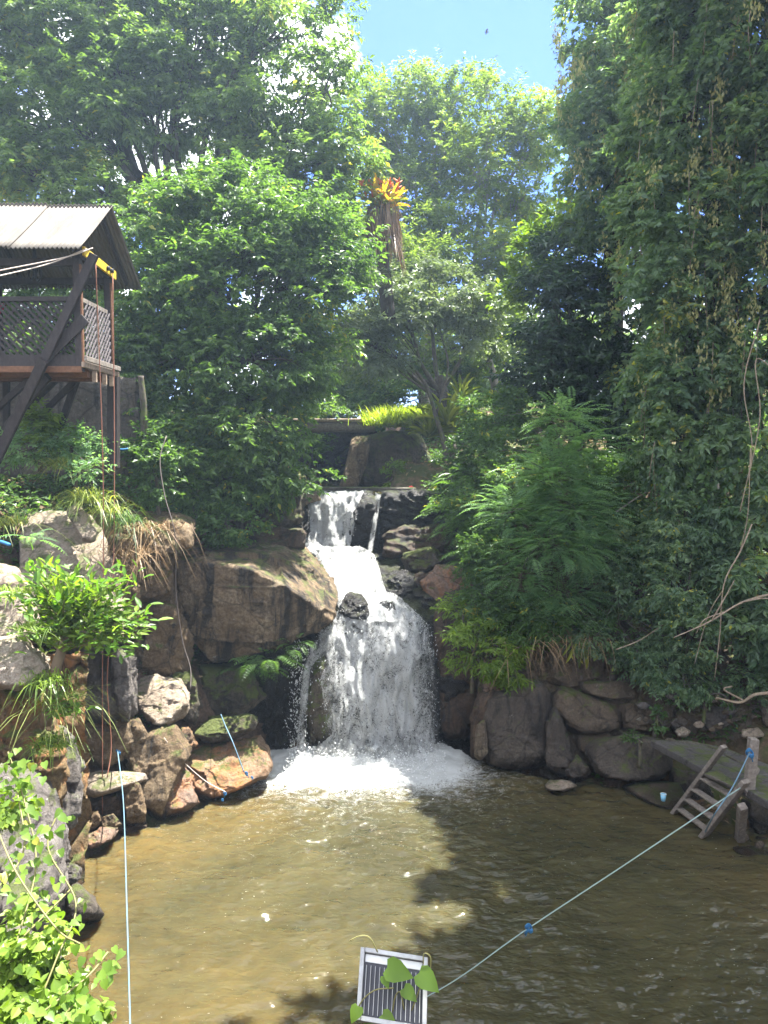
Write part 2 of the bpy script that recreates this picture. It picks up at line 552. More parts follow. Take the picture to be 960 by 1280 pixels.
# ------------------------------------------------------------------ rocks
def hull_planes(pts):
    bm = bmesh.new()
    vs = [bm.verts.new(p) for p in pts]
    bmesh.ops.convex_hull(bm, input=vs)
    c = sum((v.co for v in bm.verts if v.link_faces), Vector()) / max(1, len([v for v in bm.verts if v.link_faces]))
    pl = []
    for f in bm.faces:
        f.normal_update()
        n = f.normal
        if f.calc_area() < 1e-5: continue
        d = n.dot(f.verts[0].co - c)
        if d < 0: n = -n; d = -d
        if any((n - m).length < .03 and abs(d - e) < .01 for m, e in pl): continue
        pl.append((n.copy(), max(d, .02)))
    bm.free()
    return c, pl

def cube_dirs(n):
    t = np.tan(np.linspace(-1, 1, n + 1) * math.pi / 4)
    A, B = np.meshgrid(t, t)
    a, b = A.ravel(), B.ravel(); o = np.ones_like(a)
    sides = [np.stack(s, -1) for s in [(o, a, b), (-o, b, a), (b, o, a), (a, -o, b), (a, b, o), (b, a, -o)]]
    V = np.vstack(sides)
    key = np.round(V / np.abs(V).max(1)[:, None], 5)
    u, inv = np.unique(key, axis=0, return_inverse=True)
    inv = inv.ravel()
    idx = np.arange((n + 1) ** 2).reshape(n + 1, n + 1)
    q = np.stack([idx[:-1, :-1], idx[:-1, 1:], idx[1:, 1:], idx[1:, :-1]], -1).reshape(-1, 4)
    F = np.vstack([inv[q + k * (n + 1) ** 2] for k in range(6)])
    return u / np.linalg.norm(u, axis=1)[:, None], F
_CD = {}
def solid_from_planes(c, pl, res, sharp, ext):
    if res not in _CD: _CD[res] = cube_dirs(res)
    D, F = _CD[res]
    D = D * np.array(ext)[None]
    Ls = np.linalg.norm(D, axis=1); D = D / Ls[:, None]
    s = 0
    for n, d in pl:
        s = s + np.maximum(D @ np.array(n) / d, 0) ** sharp
    r = s ** (-1.0 / sharp)
    return D, r, F

def blocks(P, seed):
    """each cell of a broken rock face gets its own offset and tilt, with a groove between cells"""
    P = np.asarray(P, float); i0 = np.floor(P).astype(np.int64)
    b1 = np.full(len(P), 9.0); b2 = np.full(len(P), 9.0); val = np.zeros(len(P))
    for dx in (-1, 0, 1):
        for dy in (-1, 0, 1):
            for dz in (-1, 0, 1):
                c = i0 + np.array([dx, dy, dz]); x, y, z = c[:, 0], c[:, 1], c[:, 2]
                q = c + np.stack([_h(x, y, z, seed), _h(x, y, z, seed + 1), _h(x, y, z, seed + 2)], -1)
                d = np.linalg.norm(P - q, axis=1)
                tilt = ((P - q) * np.stack([_h(x, y, z, seed + 4) - .5, 0 * x, _h(x, y, z, seed + 5) - .5], -1)).sum(1)
                v = _h(x, y, z, seed + 3) - .5 + tilt * 1.3
                n = d < b1
                b2 = np.where(n, b1, np.minimum(b2, d)); val = np.where(n, v, val); b1 = np.where(n, d, b1)
    return val + .9 * np.clip(.07 - (b2 - b1), 0, .07) / .07 * .5

ROCKS = []
def rock(label, poly, Y, mat, t=None, lean=.25, amp=1.0, res=24, sharp=90, seed=None, name='boulder', parent=None, group=None, strata=.0, cat='boulder', pts3=None, grow=1.10, cuts=30):
    """a boulder whose outline seen from the photograph's side is the hull of poly; Y is how far away its front foot stands,
    lean how far it falls back with height, t its thickness"""
    seed = seed if seed is not None else len(ROCKS) + 1
    pxs = [p[0] for p in poly]; pys = [p[1] for p in poly]
    cx, cy = sum(pxs) / len(pxs), sum(pys) / len(pys)
    w = (max(pxs) - min(pxs)) / FOC * Y; h = (max(pys) - min(pys)) / FOC * Y
    if t is None: t = .75 * (w + h) / 2 + .15
    pts = []
    rr = random.Random(seed)
    if pts3:
        pts = [at(*p) for p in pts3]; poly = []
    poly = [(cx + (p[0] - cx) * grow, cy + (p[1] - cy) * grow) for p in poly]
    for p in poly:
        px, py = p[0], p[1]
        off = lean * (max(pys) - py) / FOC * Y
        ins = .86 + rr.uniform(-.08, .08)
        pts.append(at(cx + (px - cx) * ins, cy + (py - cy) * ins, Y + off + rr.uniform(0, .06) * t))
        pts.append(at(px, py, Y + off + t * rr.uniform(.22, .42)))
        pts.append(at(cx + (px - cx) * .9, cy + (py - cy) * .9, Y + off + t))
    c, pl = hull_planes(pts)
    for _ in range(cuts):                       # broken corners
        n = Vector((rr.gauss(0, 1), rr.gauss(0, 1), rr.gauss(0, 1))).normalized()
        sup = max(n.dot(p - c) for p in pts)
        pl.append((n, sup * rr.uniform(.84, .96)))
    P = np.array([tuple(p) for p in pts])
    ext = np.maximum((P.max(0) - P.min(0)) / 2, .05)
    D, r, F = solid_from_planes(c, pl, res, sharp, ext)
    V = np.array(c) + D * r[:, None]
    size = float((w + h) / 2)
    off = seed * 7.31
    n1 = fbm(V * (1.6 / max(size, .3)) + off, 3, 11) * .07 * size
    q = V * (4.0 / max(size, .4) ** .5) + off
    n2 = (.5 - np.abs(fbm(q, 4, 23))) * .07 * size ** .7 - .02
    n3 = fbm(V * 9 + off, 4, 31, .6) * .035
    dv = (n1 + n2 + n3) * amp + blocks((V + n1[:, None]) * (1.9 / max(size, .35)) * np.array([1, 1, 1.3]) + off, 7) * .075 * size * min(amp, .9)
    if strata:
        ph = (V[:, 2] * 5 + V[:, 0] * 1.1 + fbm(V * 1.2, 2, 3) * 1.6)
        dv += strata * (np.abs((ph % 1) - .5) - .25) * .22
    dv -= .04 * size * amp
    V = V + D * dv[:, None]
    o = link(name, npmesh(name, V - np.array(c), F, M[mat]), None)
    o.location = c
    if parent is not None:
        o.parent = parent
        o.matrix_parent_inverse = wmat(parent).inverted()
    else:
        tag(o, label, cat, group)
    ROCKS.append(o)
    return o

R = rock
# ---- left cliff and bank
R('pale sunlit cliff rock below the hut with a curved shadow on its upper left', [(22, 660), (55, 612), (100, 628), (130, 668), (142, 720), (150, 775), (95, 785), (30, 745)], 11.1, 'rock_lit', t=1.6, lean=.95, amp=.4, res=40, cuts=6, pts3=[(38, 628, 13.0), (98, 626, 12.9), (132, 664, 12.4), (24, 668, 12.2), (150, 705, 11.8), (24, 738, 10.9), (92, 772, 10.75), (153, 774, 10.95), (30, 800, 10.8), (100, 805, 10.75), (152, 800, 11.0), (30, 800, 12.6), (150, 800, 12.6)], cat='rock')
R('narrow pale block lying against the sunlit cliff rock below the grass', [(82, 640), (98, 628), (122, 665), (118, 678), (103, 676)], 11.0, 'rock_lit', t=.6, lean=1.0, cat='rock')
R('tall narrow brown slab standing right behind the two hanging ropes', [(138, 665), (165, 668), (172, 760), (168, 800), (150, 775), (142, 720)], 11.75, 'rock_brown', t=1.0, lean=.1, strata=.3, cat='rock')
R('brown fractured slab left of the giant boulder under the thin dark cable', [(165, 700), (212, 690), (216, 745), (190, 755), (166, 752)], 12.9, 'rock_brown', t=1.2, lean=.2, strata=.4, cat='rock')
R('dark brown jointed slab below the fractured slab and left of the giant boulder', [(160, 755), (214, 748), (240, 800), (238, 840), (185, 852), (160, 835)], 12.8, 'rock_brown', t=1.3, lean=.15, strata=.3, cat='rock')
R('grey brown block behind the leafy shrub and the hanging ropes', [(88, 800), (120, 770), (165, 812), (166, 885), (130, 902), (88, 905)], 11.4, 'rock_grey', t=1.1, lean=.35, res=24, cat='rock')
R('dark shaded slab under the grey brown block behind the ropes', [(90, 905), (165, 896), (172, 930), (130, 965), (92, 950)], 11.35, 'rock_brown', t=1.0, lean=.2, cat='rock')
R('small brown rock wedged left of the dark leaning boulder by the blue rope', [(140, 905), (172, 898), (185, 922), (160, 948), (138, 940)], 11.5, 'rock_brown', t=.6, cat='rock')
R('giant brown boulder with black water stains left of the waterfall', [(215, 700), (228, 684), (300, 680), (370, 676), (392, 690), (412, 720), (423, 752), (419, 776), (388, 792), (345, 812), (300, 826), (266, 832), (236, 806), (222, 750)], 12.7, 'rock_giant', amp=.5, res=70, sharp=110, strata=.05, cuts=0, pts3=[(214, 700, 13.55), (258, 700, 13.45), (310, 710, 13.15), (352, 730, 13.15), (396, 756, 13.30), (421, 778, 13.75), (226, 682, 14.45), (300, 678, 15.45), (372, 674, 16.05), (398, 692, 15.75), (417, 722, 15.15), (427, 752, 14.45), (220, 748, 13.50), (238, 806, 13.55), (266, 834, 13.60), (302, 828, 13.45), (346, 814, 13.35), (240, 800, 15.35), (400, 780, 15.65), (340, 800, 15.65)])
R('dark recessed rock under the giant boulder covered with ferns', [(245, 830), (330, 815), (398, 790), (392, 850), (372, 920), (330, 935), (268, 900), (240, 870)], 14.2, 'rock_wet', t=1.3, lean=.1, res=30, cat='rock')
R('squat mossy dark rock left of the recessed fern rock', [(250, 832), (300, 826), (330, 868), (300, 896), (255, 894)], 13.4, 'rock_moss', t=1.0, lean=.2, cat='rock')
R('pale sunlit rock with a moss streak left of the fern rock', [(168, 856), (196, 846), (232, 852), (236, 888), (214, 906), (184, 900), (168, 876)], 11.75, 'rock_lit', t=1.0, lean=.9, res=24, cat='rock')
R('brown wedge rock between the pale sunlit rock and the fern rock', [(214, 842), (238, 838), (252, 880), (246, 905), (228, 902)], 12.5, 'rock_moss', t=.8, cat='rock')
R('dark leaning boulder with its foot in the pool beside the orange boulder', [(158, 945), (186, 912), (222, 908), (238, 935), (226, 975), (206, 1022), (186, 1020), (168, 980)], 11.1, 'rock_brown', t=1.0, lean=.35, res=28, amp=.8)
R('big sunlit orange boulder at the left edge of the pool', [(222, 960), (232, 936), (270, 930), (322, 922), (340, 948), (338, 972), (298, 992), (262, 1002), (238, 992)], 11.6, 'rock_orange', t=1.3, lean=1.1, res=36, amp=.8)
R('pinkish rock wedged between the dark leaning boulder and the orange boulder', [(206, 990), (222, 955), (236, 966), (248, 1002), (228, 1016), (208, 1018)], 11.15, 'rock_pink', t=.7, lean=.8, cat='rock')
R('small rock with yellow moss above the orange boulder', [(238, 918), (262, 896), (318, 892), (321, 908), (296, 922), (262, 928)], 12.3, 'rock_moss', t=.7, lean=.6, cat='rock')
R('pale block between the dark leaning boulder and the mossy small rock', [(214, 912), (236, 908), (246, 930), (232, 944), (218, 936)], 12.0, 'rock_orange', t=.5, lean=.4, cat='rock')
R('flat pale slab lying like a step at the foot of the hanging ropes', [(98, 972), (126, 963), (178, 966), (188, 974), (118, 998), (104, 992)], 10.75, 'rock_lit', t=.9, lean=.9, amp=.35, res=22, sharp=24, cat='slab')
R('dark brown rock under the right end of the flat pale slab', [(150, 982), (172, 968), (184, 1010), (180, 1026), (158, 1030)], 10.85, 'rock_brown', t=.6, cat='rock')
R('dark rock in the hollow under the flat pale slab', [(104, 1000), (150, 990), (152, 1022), (110, 1020)], 11.0, 'rock_wet_brown', t=.6, cat='rock')
R('small brown stone left under the flat pale slab', [(98, 1018), (122, 1014), (130, 1028), (112, 1040), (98, 1036)], 10.6, 'rock_brown', t=.35, cat='stone')
R('small rounded stone under the middle of the flat pale slab', [(124, 1020), (142, 1016), (152, 1030), (140, 1040), (126, 1036)], 10.65, 'rock_brown', t=.3, cat='stone')
R('pinkish flat wedge stone at the water below the hanging ropes', [(104, 1046), (128, 1034), (148, 1036), (142, 1048), (112, 1062)], 10.2, 'rock_pink', t=.4, lean=.9, cat='stone')
R('red brown angular stone left of the pinkish wedge at the water', [(80, 1052), (98, 1034), (112, 1052), (104, 1066), (86, 1066)], 10.0, 'rock_pink', t=.4, lean=.6, cat='stone')
R('grey rounded stone at the water between the lichen boulder and the dark pyramid rock', [(74, 1086), (88, 1076), (102, 1086), (100, 1102), (82, 1106)], 9.1, 'rock_grey', t=.4, lean=.5, cat='stone')
R('dark pyramid rock sticking out of the water at the left shore', [(76, 1150), (82, 1112), (98, 1104), (116, 1120), (130, 1142), (120, 1154)], 8.35, 'rock_purple', t=.7, lean=.5, sharp=24, amp=.6, res=24, cat='rock')
R('long sunlit lichen slab leaning on the cliff above the flat pale slab', [(60, 940), (72, 905), (92, 925), (104, 985), (96, 1030), (78, 1042), (66, 1000)], 8.5, 'rock_grey', t=.8, lean=.5, strata=.2, res=24, cat='slab')
R('ochre and rust streaked cliff column under the leafy shrub', [(0, 840), (50, 836), (70, 880), (82, 960), (70, 1010), (30, 985), (-10, 960)], 8.0, 'rock_stained', t=1.0, lean=.45, strata=.5, res=34, cat='rock')
R('overhanging tan ledge at the left edge above the streaked column', [(-20, 800), (30, 800), (62, 826), (56, 850), (20, 862), (-20, 858)], 7.7, 'rock_lit', t=1.2, lean=.9, strata=.4, res=24, cat='rock')
R('dry tan earth covered rock at the left edge beside the leafy shrub', [(-30, 700), (20, 706), (45, 748), (52, 800), (10, 806), (-30, 800)], 8.6, 'rock_lit', t=1.3, lean=.9, strata=.3, res=24, cat='rock')
R('grey lichen covered boulder behind the leafy vine at the lower left', [(-30, 960), (28, 950), (62, 985), (82, 1040), (84, 1110), (60, 1165), (10, 1180), (-30, 1150)], 5.9, 'rock_grey', t=1.5, lean=.7, res=40, amp=.9)
R('lower lichen boulder hidden by the leafy vine at the lower left corner', [(-40, 1160), (40, 1160), (78, 1210), (84, 1290), (40, 1330), (-40, 1330)], 5.0, 'rock_grey', t=1.4, lean=.3, res=28)
R('thin upright slab left of the brown slabs under the tip of the leafy shrub', [(136, 815), (156, 812), (166, 868), (160, 906), (146, 890)], 11.3, 'rock_grey', t=.5, lean=.1, cat='slab')
R('brown earth topped rock below the grass tufts left of the ivy', [(175, 652), (212, 640), (242, 652), (240, 682), (200, 696), (172, 694)], 12.6, 'rock_brown', t=1.2, lean=.4, cat='rock')
# ---- beside the upper falls
R('round mossy dark boulder left of the upper fall', [(288, 628), (318, 600), (356, 596), (376, 618), (377, 652), (340, 672), (300, 668)], 15.6, 'rock_moss', t=1.8, lean=.2, res=30)
R('low dark rock between the mossy round boulder and the giant boulder', [(312, 668), (350, 658), (382, 662), (380, 684), (330, 690)], 15.2, 'rock_wet_brown', t=1.0, lean=.5, cat='rock')
R('sunlit stone under the weir at the left corner of the upper fall', [(368, 618), (398, 612), (402, 624), (378, 634)], 16.9, 'rock_brown', t=.6, cat='rock')
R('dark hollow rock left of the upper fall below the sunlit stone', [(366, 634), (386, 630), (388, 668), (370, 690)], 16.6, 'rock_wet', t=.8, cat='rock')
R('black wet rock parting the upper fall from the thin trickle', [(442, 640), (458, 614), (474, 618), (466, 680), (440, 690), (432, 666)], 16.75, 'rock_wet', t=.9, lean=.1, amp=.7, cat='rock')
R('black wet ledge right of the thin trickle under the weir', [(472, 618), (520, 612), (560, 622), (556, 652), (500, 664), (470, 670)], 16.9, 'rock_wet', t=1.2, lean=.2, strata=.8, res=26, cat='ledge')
R('dark ledge with brown top right of the middle cascade', [(486, 664), (524, 650), (565, 660), (560, 690), (512, 700), (480, 696)], 16.3, 'rock_wet_brown', t=1.1, lean=.6, strata=.5, res=24, cat='ledge')
R('mossy stone on the dark ledge right of the middle cascade', [(504, 694), (540, 682), (556, 700), (540, 716), (508, 714)], 15.9, 'rock_moss', t=.7, cat='rock')
R('wet black stone at the right bend of the middle cascade', [(474, 728), (492, 712), (518, 716), (524, 738), (500, 750), (478, 745)], 15.2, 'rock_wet', t=.7, lean=.4, cat='rock')
R('dark stone right of the middle cascade above the tall brown slab', [(510, 720), (546, 712), (560, 740), (540, 764), (514, 754)], 15.3, 'rock_wet_brown', t=.8, cat='rock')
R('brown boulder right of the cascade leaning over the tall brown slab', [(528, 728), (548, 708), (582, 712), (592, 736), (566, 760), (536, 764)], 14.9, 'rock_pink', t=1.0, lean=.3, res=24)
R('tall brown slab standing along the right side of the main fall', [(540, 752), (560, 734), (598, 744), (606, 810), (600, 880), (584, 926), (552, 934), (541, 880)], 13.95, 'rock_wet_brown', t=1.1, lean=.12, strata=.2, res=36, sharp=20, amp=.7, cat='slab')
R('wet black rock poking out in the middle of the cascade', [(425, 758), (434, 742), (450, 742), (461, 758), (462, 776), (440, 774), (426, 770)], 14.12, 'rock_wet', t=.8, lean=.5, amp=.8, res=24, cat='rock')
R('small wet rock breaking the lip of the main fall', [(470, 760), (478, 750), (492, 752), (496, 766), (482, 772)], 14.42, 'rock_wet', t=.4, cat='rock')
R('dark mossy pillar seen through the gap in the left of the main fall', [(386, 830), (400, 812), (416, 830), (420, 900), (412, 940), (388, 940), (382, 890)], 13.9, 'rock_moss', t=.7, lean=.08, res=26, cat='rock')
# ---- right bank
R('dark wedge rock standing between the tall slab and the big square block', [(586, 900), (600, 862), (618, 858), (620, 920), (600, 952), (588, 945)], 13.0, 'rock_wet_brown', t=.8, lean=.1, sharp=22, cat='rock')
R('small upright wedge with its foot in the pool left of the big square block', [(596, 904), (606, 898), (610, 940), (602, 952), (592, 946)], 12.75, 'rock_purple_pale', t=.25, lean=.1, sharp=24, amp=.3, cat='stone')
R('big square purplish block at the water right of the waterfall', [(604, 870), (640, 852), (684, 852), (688, 900), (690, 952), (650, 966), (612, 960), (600, 920)], 12.75, 'rock_purple', t=1.3, lean=.14, res=36, sharp=24, amp=.55)
R('narrow pale streaked rock on top of the wedge beside the big square block', [(604, 842), (622, 836), (632, 862), (620, 884), (606, 876)], 13.25, 'rock_pink', t=.6, cat='rock')
R('dark triangular rock right of the big square block', [(680, 960), (682, 896), (694, 884), (716, 930), (718, 968), (700, 972)], 12.6, 'rock_purple', t=.7, lean=.2, cat='rock')
R('lichen spotted slab above the dark triangular rock', [(686, 870), (700, 858), (750, 872), (776, 886), (782, 916), (730, 922), (702, 908), (688, 886)], 12.95, 'rock_purple_pale', t=1.2, lean=.3, sharp=20, res=28, amp=.6, cat='slab')
R('long thin ledge rock above the lichen spotted slab', [(724, 852), (800, 850), (802, 872), (760, 876), (728, 866)], 13.2, 'rock_purple_pale', t=1.0, lean=.3, cat='ledge')
R('reddish brown rock face under the hanging strap leaves', [(676, 852), (690, 800), (730, 780), (786, 796), (800, 850), (740, 858)], 13.7, 'rock_purple_pale', t=1.4, lean=.35, strata=.3, res=28, cat='rock')
R('big rounded dark boulder with pale patches at the right shore', [(730, 942), (742, 924), (790, 917), (832, 926), (842, 956), (832, 974), (786, 980), (744, 968)], 12.0, 'rock_purple', t=1.1, lean=.45, res=34, sharp=14, amp=.5, cuts=5)
R('rounded brown rock above the big rounded boulder', [(776, 884), (800, 876), (834, 890), (838, 912), (802, 916), (780, 910)], 12.9, 'rock_purple_pale', t=.9, lean=.3, cat='rock')
R('small dark rock in the gap left of the big rounded boulder', [(706, 962), (722, 944), (738, 960), (734, 972), (712, 974)], 12.35, 'rock_purple', t=.4, cat='stone')
R('small tan rock lying in the shallow water in front of the square block', [(680, 982), (688, 974), (712, 976), (720, 983), (704, 990), (684, 988)], 12.0, 'rock_lit', t=.35, lean=1.2, cat='stone')
R('flat rock ledge with the blue cup on it at the right shore', [(778, 984), (800, 976), (852, 978), (862, 1000), (838, 1014), (800, 1000)], 11.5, 'rock_purple_pale', t=1.1, lean=1.6, amp=.4, res=24, cat='ledge')
R('dark rock under the landing slab behind the ladder', [(836, 960), (880, 966), (900, 1010), (880, 1030), (840, 1000)], 12.1, 'rock_purple', t=.9, cat='rock')
R('dark rock under the right end of the landing slab', [(930, 1000), (985, 1000), (990, 1056), (940, 1050)], 11.2, 'rock_purple', t=.8, cat='rock')
R('angular brown rock in the bank above the landing slab', [(838, 890), (870, 880), (886, 900), (872, 922), (842, 918)], 13.0, 'rock_purple_pale', t=.8, cat='rock')
R('grey knobbly rock in the bank right of the angular brown rock', [(878, 888), (902, 882), (914, 904), (896, 918), (880, 910)], 12.9, 'rock_grey', t=.6, cat='rock')
R('reddish rock in the bank near the bare root', [(916, 876), (950, 870), (966, 896), (946, 916), (920, 908)], 12.9, 'rock_purple_pale', t=.8, cat='rock')
R('reddish rock cut by the right edge beside the bare root', [(948, 868), (990, 866), (996, 906), (956, 912)], 12.6, 'rock_purple_pale', t=.8, cat='rock')
R('small pale stone on the landing slab near the bank', [(842, 914), (852, 908), (864, 914), (858, 922), (846, 922)], 12.6, 'rock_lit', t=.25, res=10, cat='stone')
R('pale flat stone in the bank beside the tall post', [(926, 912), (948, 908), (956, 920), (940, 926), (926, 922)], 12.4, 'rock_lit', t=.35, res=12, cat='stone')
R('left one of the two round tan stones by the ladder foot', [(922, 1048), (924, 1041), (935, 1040), (939, 1047), (936, 1055), (927, 1055)], 10.6, 'rock_lit', t=.18, res=10, sharp=8, cat='stone')
R('right one of the two round tan stones by the ladder foot', [(942, 1058), (944, 1049), (953, 1048), (957, 1055), (953, 1062), (945, 1062)], 10.4, 'rock_lit', t=.18, res=10, sharp=8, cat='stone')
R('low dark rock in the shallows right of the ladder foot', [(916, 1060), (940, 1056), (975, 1068), (980, 1084), (930, 1078)], 10.1, 'rock_wet_brown', t=.6, lean=1.0, res=16, cat='rock')
rng = random.Random(4)
for k in range(34):
    px = rng.uniform(800, 985); py = rng.uniform(868, 925) + (px - 800) * .03
    s = rng.uniform(3, 8)
    Y = 12.75 + rng.uniform(-.15, .25)
    o = R('loose brown rubble stone in the bank above the landing slab', [(px + s * rng.uniform(.8, 1.4) * math.cos(a), py + s * .8 * math.sin(a)) for a in (0, 1, 2.1, 3.1, 4.2, 5.2)], Y, rng.choice(['rock_purple_pale', 'rock_grey', 'rock_purple', 'rock_lit']), t=s / 70, res=6, cat='stone', name='stone', group='rubble stones in the right bank')
for k in range(20):
    px = rng.uniform(915, 975); py = rng.uniform(1036, 1072); s = rng.uniform(2.5, 6)
    p = atz(px, py, .03)
    R('small wet stone in the shallows by the ladder foot', [(px + s * math.cos(a), py + s * .7 * math.sin(a)) for a in (0, 1, 2.1, 3.1, 4.2, 5.2)], p.y, rng.choice(['rock_wet_brown', 'rock_purple_pale', 'rock_wet_brown']), t=s / 60, res=6, cat='stone', name='stone', group='wet stones by the ladder foot')
for k in range(26):
    px = rng.uniform(92, 185); py = rng.uniform(1004, 1046) - (px - 92) * .1; s = rng.uniform(3, 8)
    R('small brown stone under the flat pale slab at the water', [(px + s * rng.uniform(.8, 1.3) * math.cos(a), py + s * .7 * math.sin(a)) for a in (0, 1, 2.1, 3.1, 4.2, 5.2)], atz(px, max(py, 1024), .05).y + .05, rng.choice(['rock_brown', 'rock_pink', 'rock_wet_brown']), t=s / 60, res=7, cat='stone', name='stone', group='small stones under the flat slab')

def broken_cliff(x0, x1, y0, y1, Yc, mat, seed, nx=130, ny=120, sc=1.7, amp=.30):
    """Yc: distances at top left, top right, bottom left, bottom right"""
    xs = np.linspace(x0, x1, nx); ys = np.linspace(y0, y1, ny)
    V = []
    for j, py in enumerate(ys):
        v = j / (ny - 1)
        for i, px in enumerate(xs):
            u = i / (nx - 1)
            Y = (Yc[0] * (1 - u) + Yc[1] * u) * (1 - v) + (Yc[2] * (1 - u) + Yc[3] * u) * v
            V.append(tuple(at(px, py, Y)))
    V = np.array(V)
    W = V + fbm(V * 1.3, 3, seed)[:, None] * .25
    V[:, 1] += blocks(W * np.array([1.0, .7, 1.35]) * sc, seed) * amp + fbm(V * 2.5, 5, seed + 2, .6) * .16
    idx = np.arange(nx * ny).reshape(ny, nx)
    F = np.stack([idx[:-1, :-1], idx[1:, :-1], idx[1:, 1:], idx[:-1, 1:]], -1).reshape(-1, 4)
    tag(link('cliff', npmesh('cliff', V, F, M[mat])), kind='structure')
broken_cliff(20, 228, 640, 1045, (13.6, 13.9, 11.35, 12.3), 'rock_brown', 51)
broken_cliff(325, 480, 528, 614, (25, 25, 24.2, 24.2), 'rock_wet', 54, nx=60, ny=60, sc=.9, amp=.6)  # black wall added behind the footbridge to paint its shaded hollow dark
broken_cliff(596, 1010, 770, 1000, (14.5, 13.7, 13.15, 12.35), 'rock_purple_pale', 52, nx=190)
broken_cliff(-60, 110, 815, 1160, (9.3, 10.0, 7.6, 9.6), 'rock_stained', 53, nx=90, sc=2.0, amp=.2)

# the cliff that the water runs down, one sheet just behind the falls
def falls_cliff():
    rows = [(612, 17.9), (618, 17.35), (650, 17.1), (688, 16.75), (700, 16.3), (735, 15.3), (770, 14.55), (785, 14.3), (830, 14.2), (880, 14.1), (935, 14.05), (960, 14.0)]
    xs = np.linspace(330, 612, 90)
    yy = np.linspace(0, len(rows) - 1, 130)
    py = np.interp(yy, range(len(rows)), [r[0] for r in rows]); Yd = np.interp(yy, range(len(rows)), [r[1] for r in rows])
    V = np.array([tuple(at(x, a, b)) for a, b in zip(py, Yd) for x in xs])
    V[:, 1] += fbm(V * 1.5, 5, 9) * .35 + (.5 - np.abs(fbm(V * 3.1, 4, 12))) * .12
    V[:, 1] += blocks(V * np.array([1.0, .8, 1.5]) * 2.0, 4) * .16 + .16
    nx, ny = len(xs), len(yy)
    idx = np.arange(nx * ny).reshape(ny, nx)
    F = np.stack([idx[:-1, :-1], idx[1:, :-1], idx[1:, 1:], idx[:-1, 1:]], -1).reshape(-1, 4)
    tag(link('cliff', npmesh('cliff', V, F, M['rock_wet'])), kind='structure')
falls_cliff()

# ------------------------------------------------------------------ water
def pool_mat():
    t = NT('muddy_pool_water')
    sh = t.n('ShaderNodeAttribute', attribute_name='shallow').outputs['Fac']
    fo = t.n('ShaderNodeAttribute', attribute_name='foam').outputs['Fac']
    p = t.pos()
    n = t.noise(p, .55, 5, .6, 1.5)
    col = t.ramp(n, [(.35, (.034, .031, .014)), (.62, (.054, .048, .021))])
    bed = t.noise(t.pos((1, 1.6, 1)), 1.2, 6, .65, .8)
    col = t.mix(t.math('MULTIPLY', sh, t.ramp(bed, [(.35, .25), (.62, 1.0)])), col, (.090, .065, .022))
    # foam: torn net of froth
    w = t.noise(t.pos((1, 1.5, 1)), 3.2, 8, .75, 2.2)
    v = t.noise(p, 12, 7, .8, 1.6)
    v2 = t.math('ABSOLUTE', t.math('SUBTRACT', v, .5))
    net = t.math('SUBTRACT', .30, t.math('MULTIPLY', v2, 2.6))
    a = t.math('ADD', t.math('MULTIPLY', fo, 1.55), t.math('MULTIPLY', w, .9))
    a = t.math('ADD', a, net)
    ff = t.ramp(t.math('SUBTRACT', a, .78), [(.10, 0.0), (.40, 1.0)])
    # scattered flecks of froth drifting on the pool
    fk = t.ramp(t.noise(t.pos((1, 2.6, 1)), 16, 3, .6), [(.69, 0.0), (.735, .75)])
    ar = t.ramp(t.noise(p, .9, 3, .6), [(.42, .12), (.62, 1.0)])
    ff = t.math('MAXIMUM', ff, t.math('MULTIPLY', fk, ar))
    wn = t.noise(t.pos((1, 1.7, 1)), 2.6, 3, .5, 0); wf = t.noise(t.pos((1, 1.6, 1)), 10, 2, .5, 0)
    nb = t.bump(wn, .7, .14, t.bump(wf, .35, .03))
    b = t.bsdf(col, .03, .5, nb); b.inputs['IOR'].default_value = 1.33
    b.inputs['Subsurface Weight'].default_value = 1.0; b.inputs['Subsurface Radius'].default_value = (1.0, .62, .25); b.inputs['Subsurface Scale'].default_value = .5
    fb = t.bsdf((.54, .55, .53), .55, .3, t.bump(v, 1.0, .05))
    mx = t.n('ShaderNodeMixShader'); t.l(ff, mx.inputs[0]); t.l(b.outputs[0], mx.inputs[1]); t.l(fb.outputs[0], mx.inputs[2])
    return t.done(mx.outputs[0])
M['pool'] = pool_mat()

FALL_A, FALL_B = np.array([-1.45, 13.75]), np.array([.85, 13.75])
def seg_dist(P, a, b):
    ab = b - a; t = np.clip(((P - a) @ ab) / (ab @ ab), 0, 1)
    return np.linalg.norm(P - a - t[:, None] * ab, axis=1)

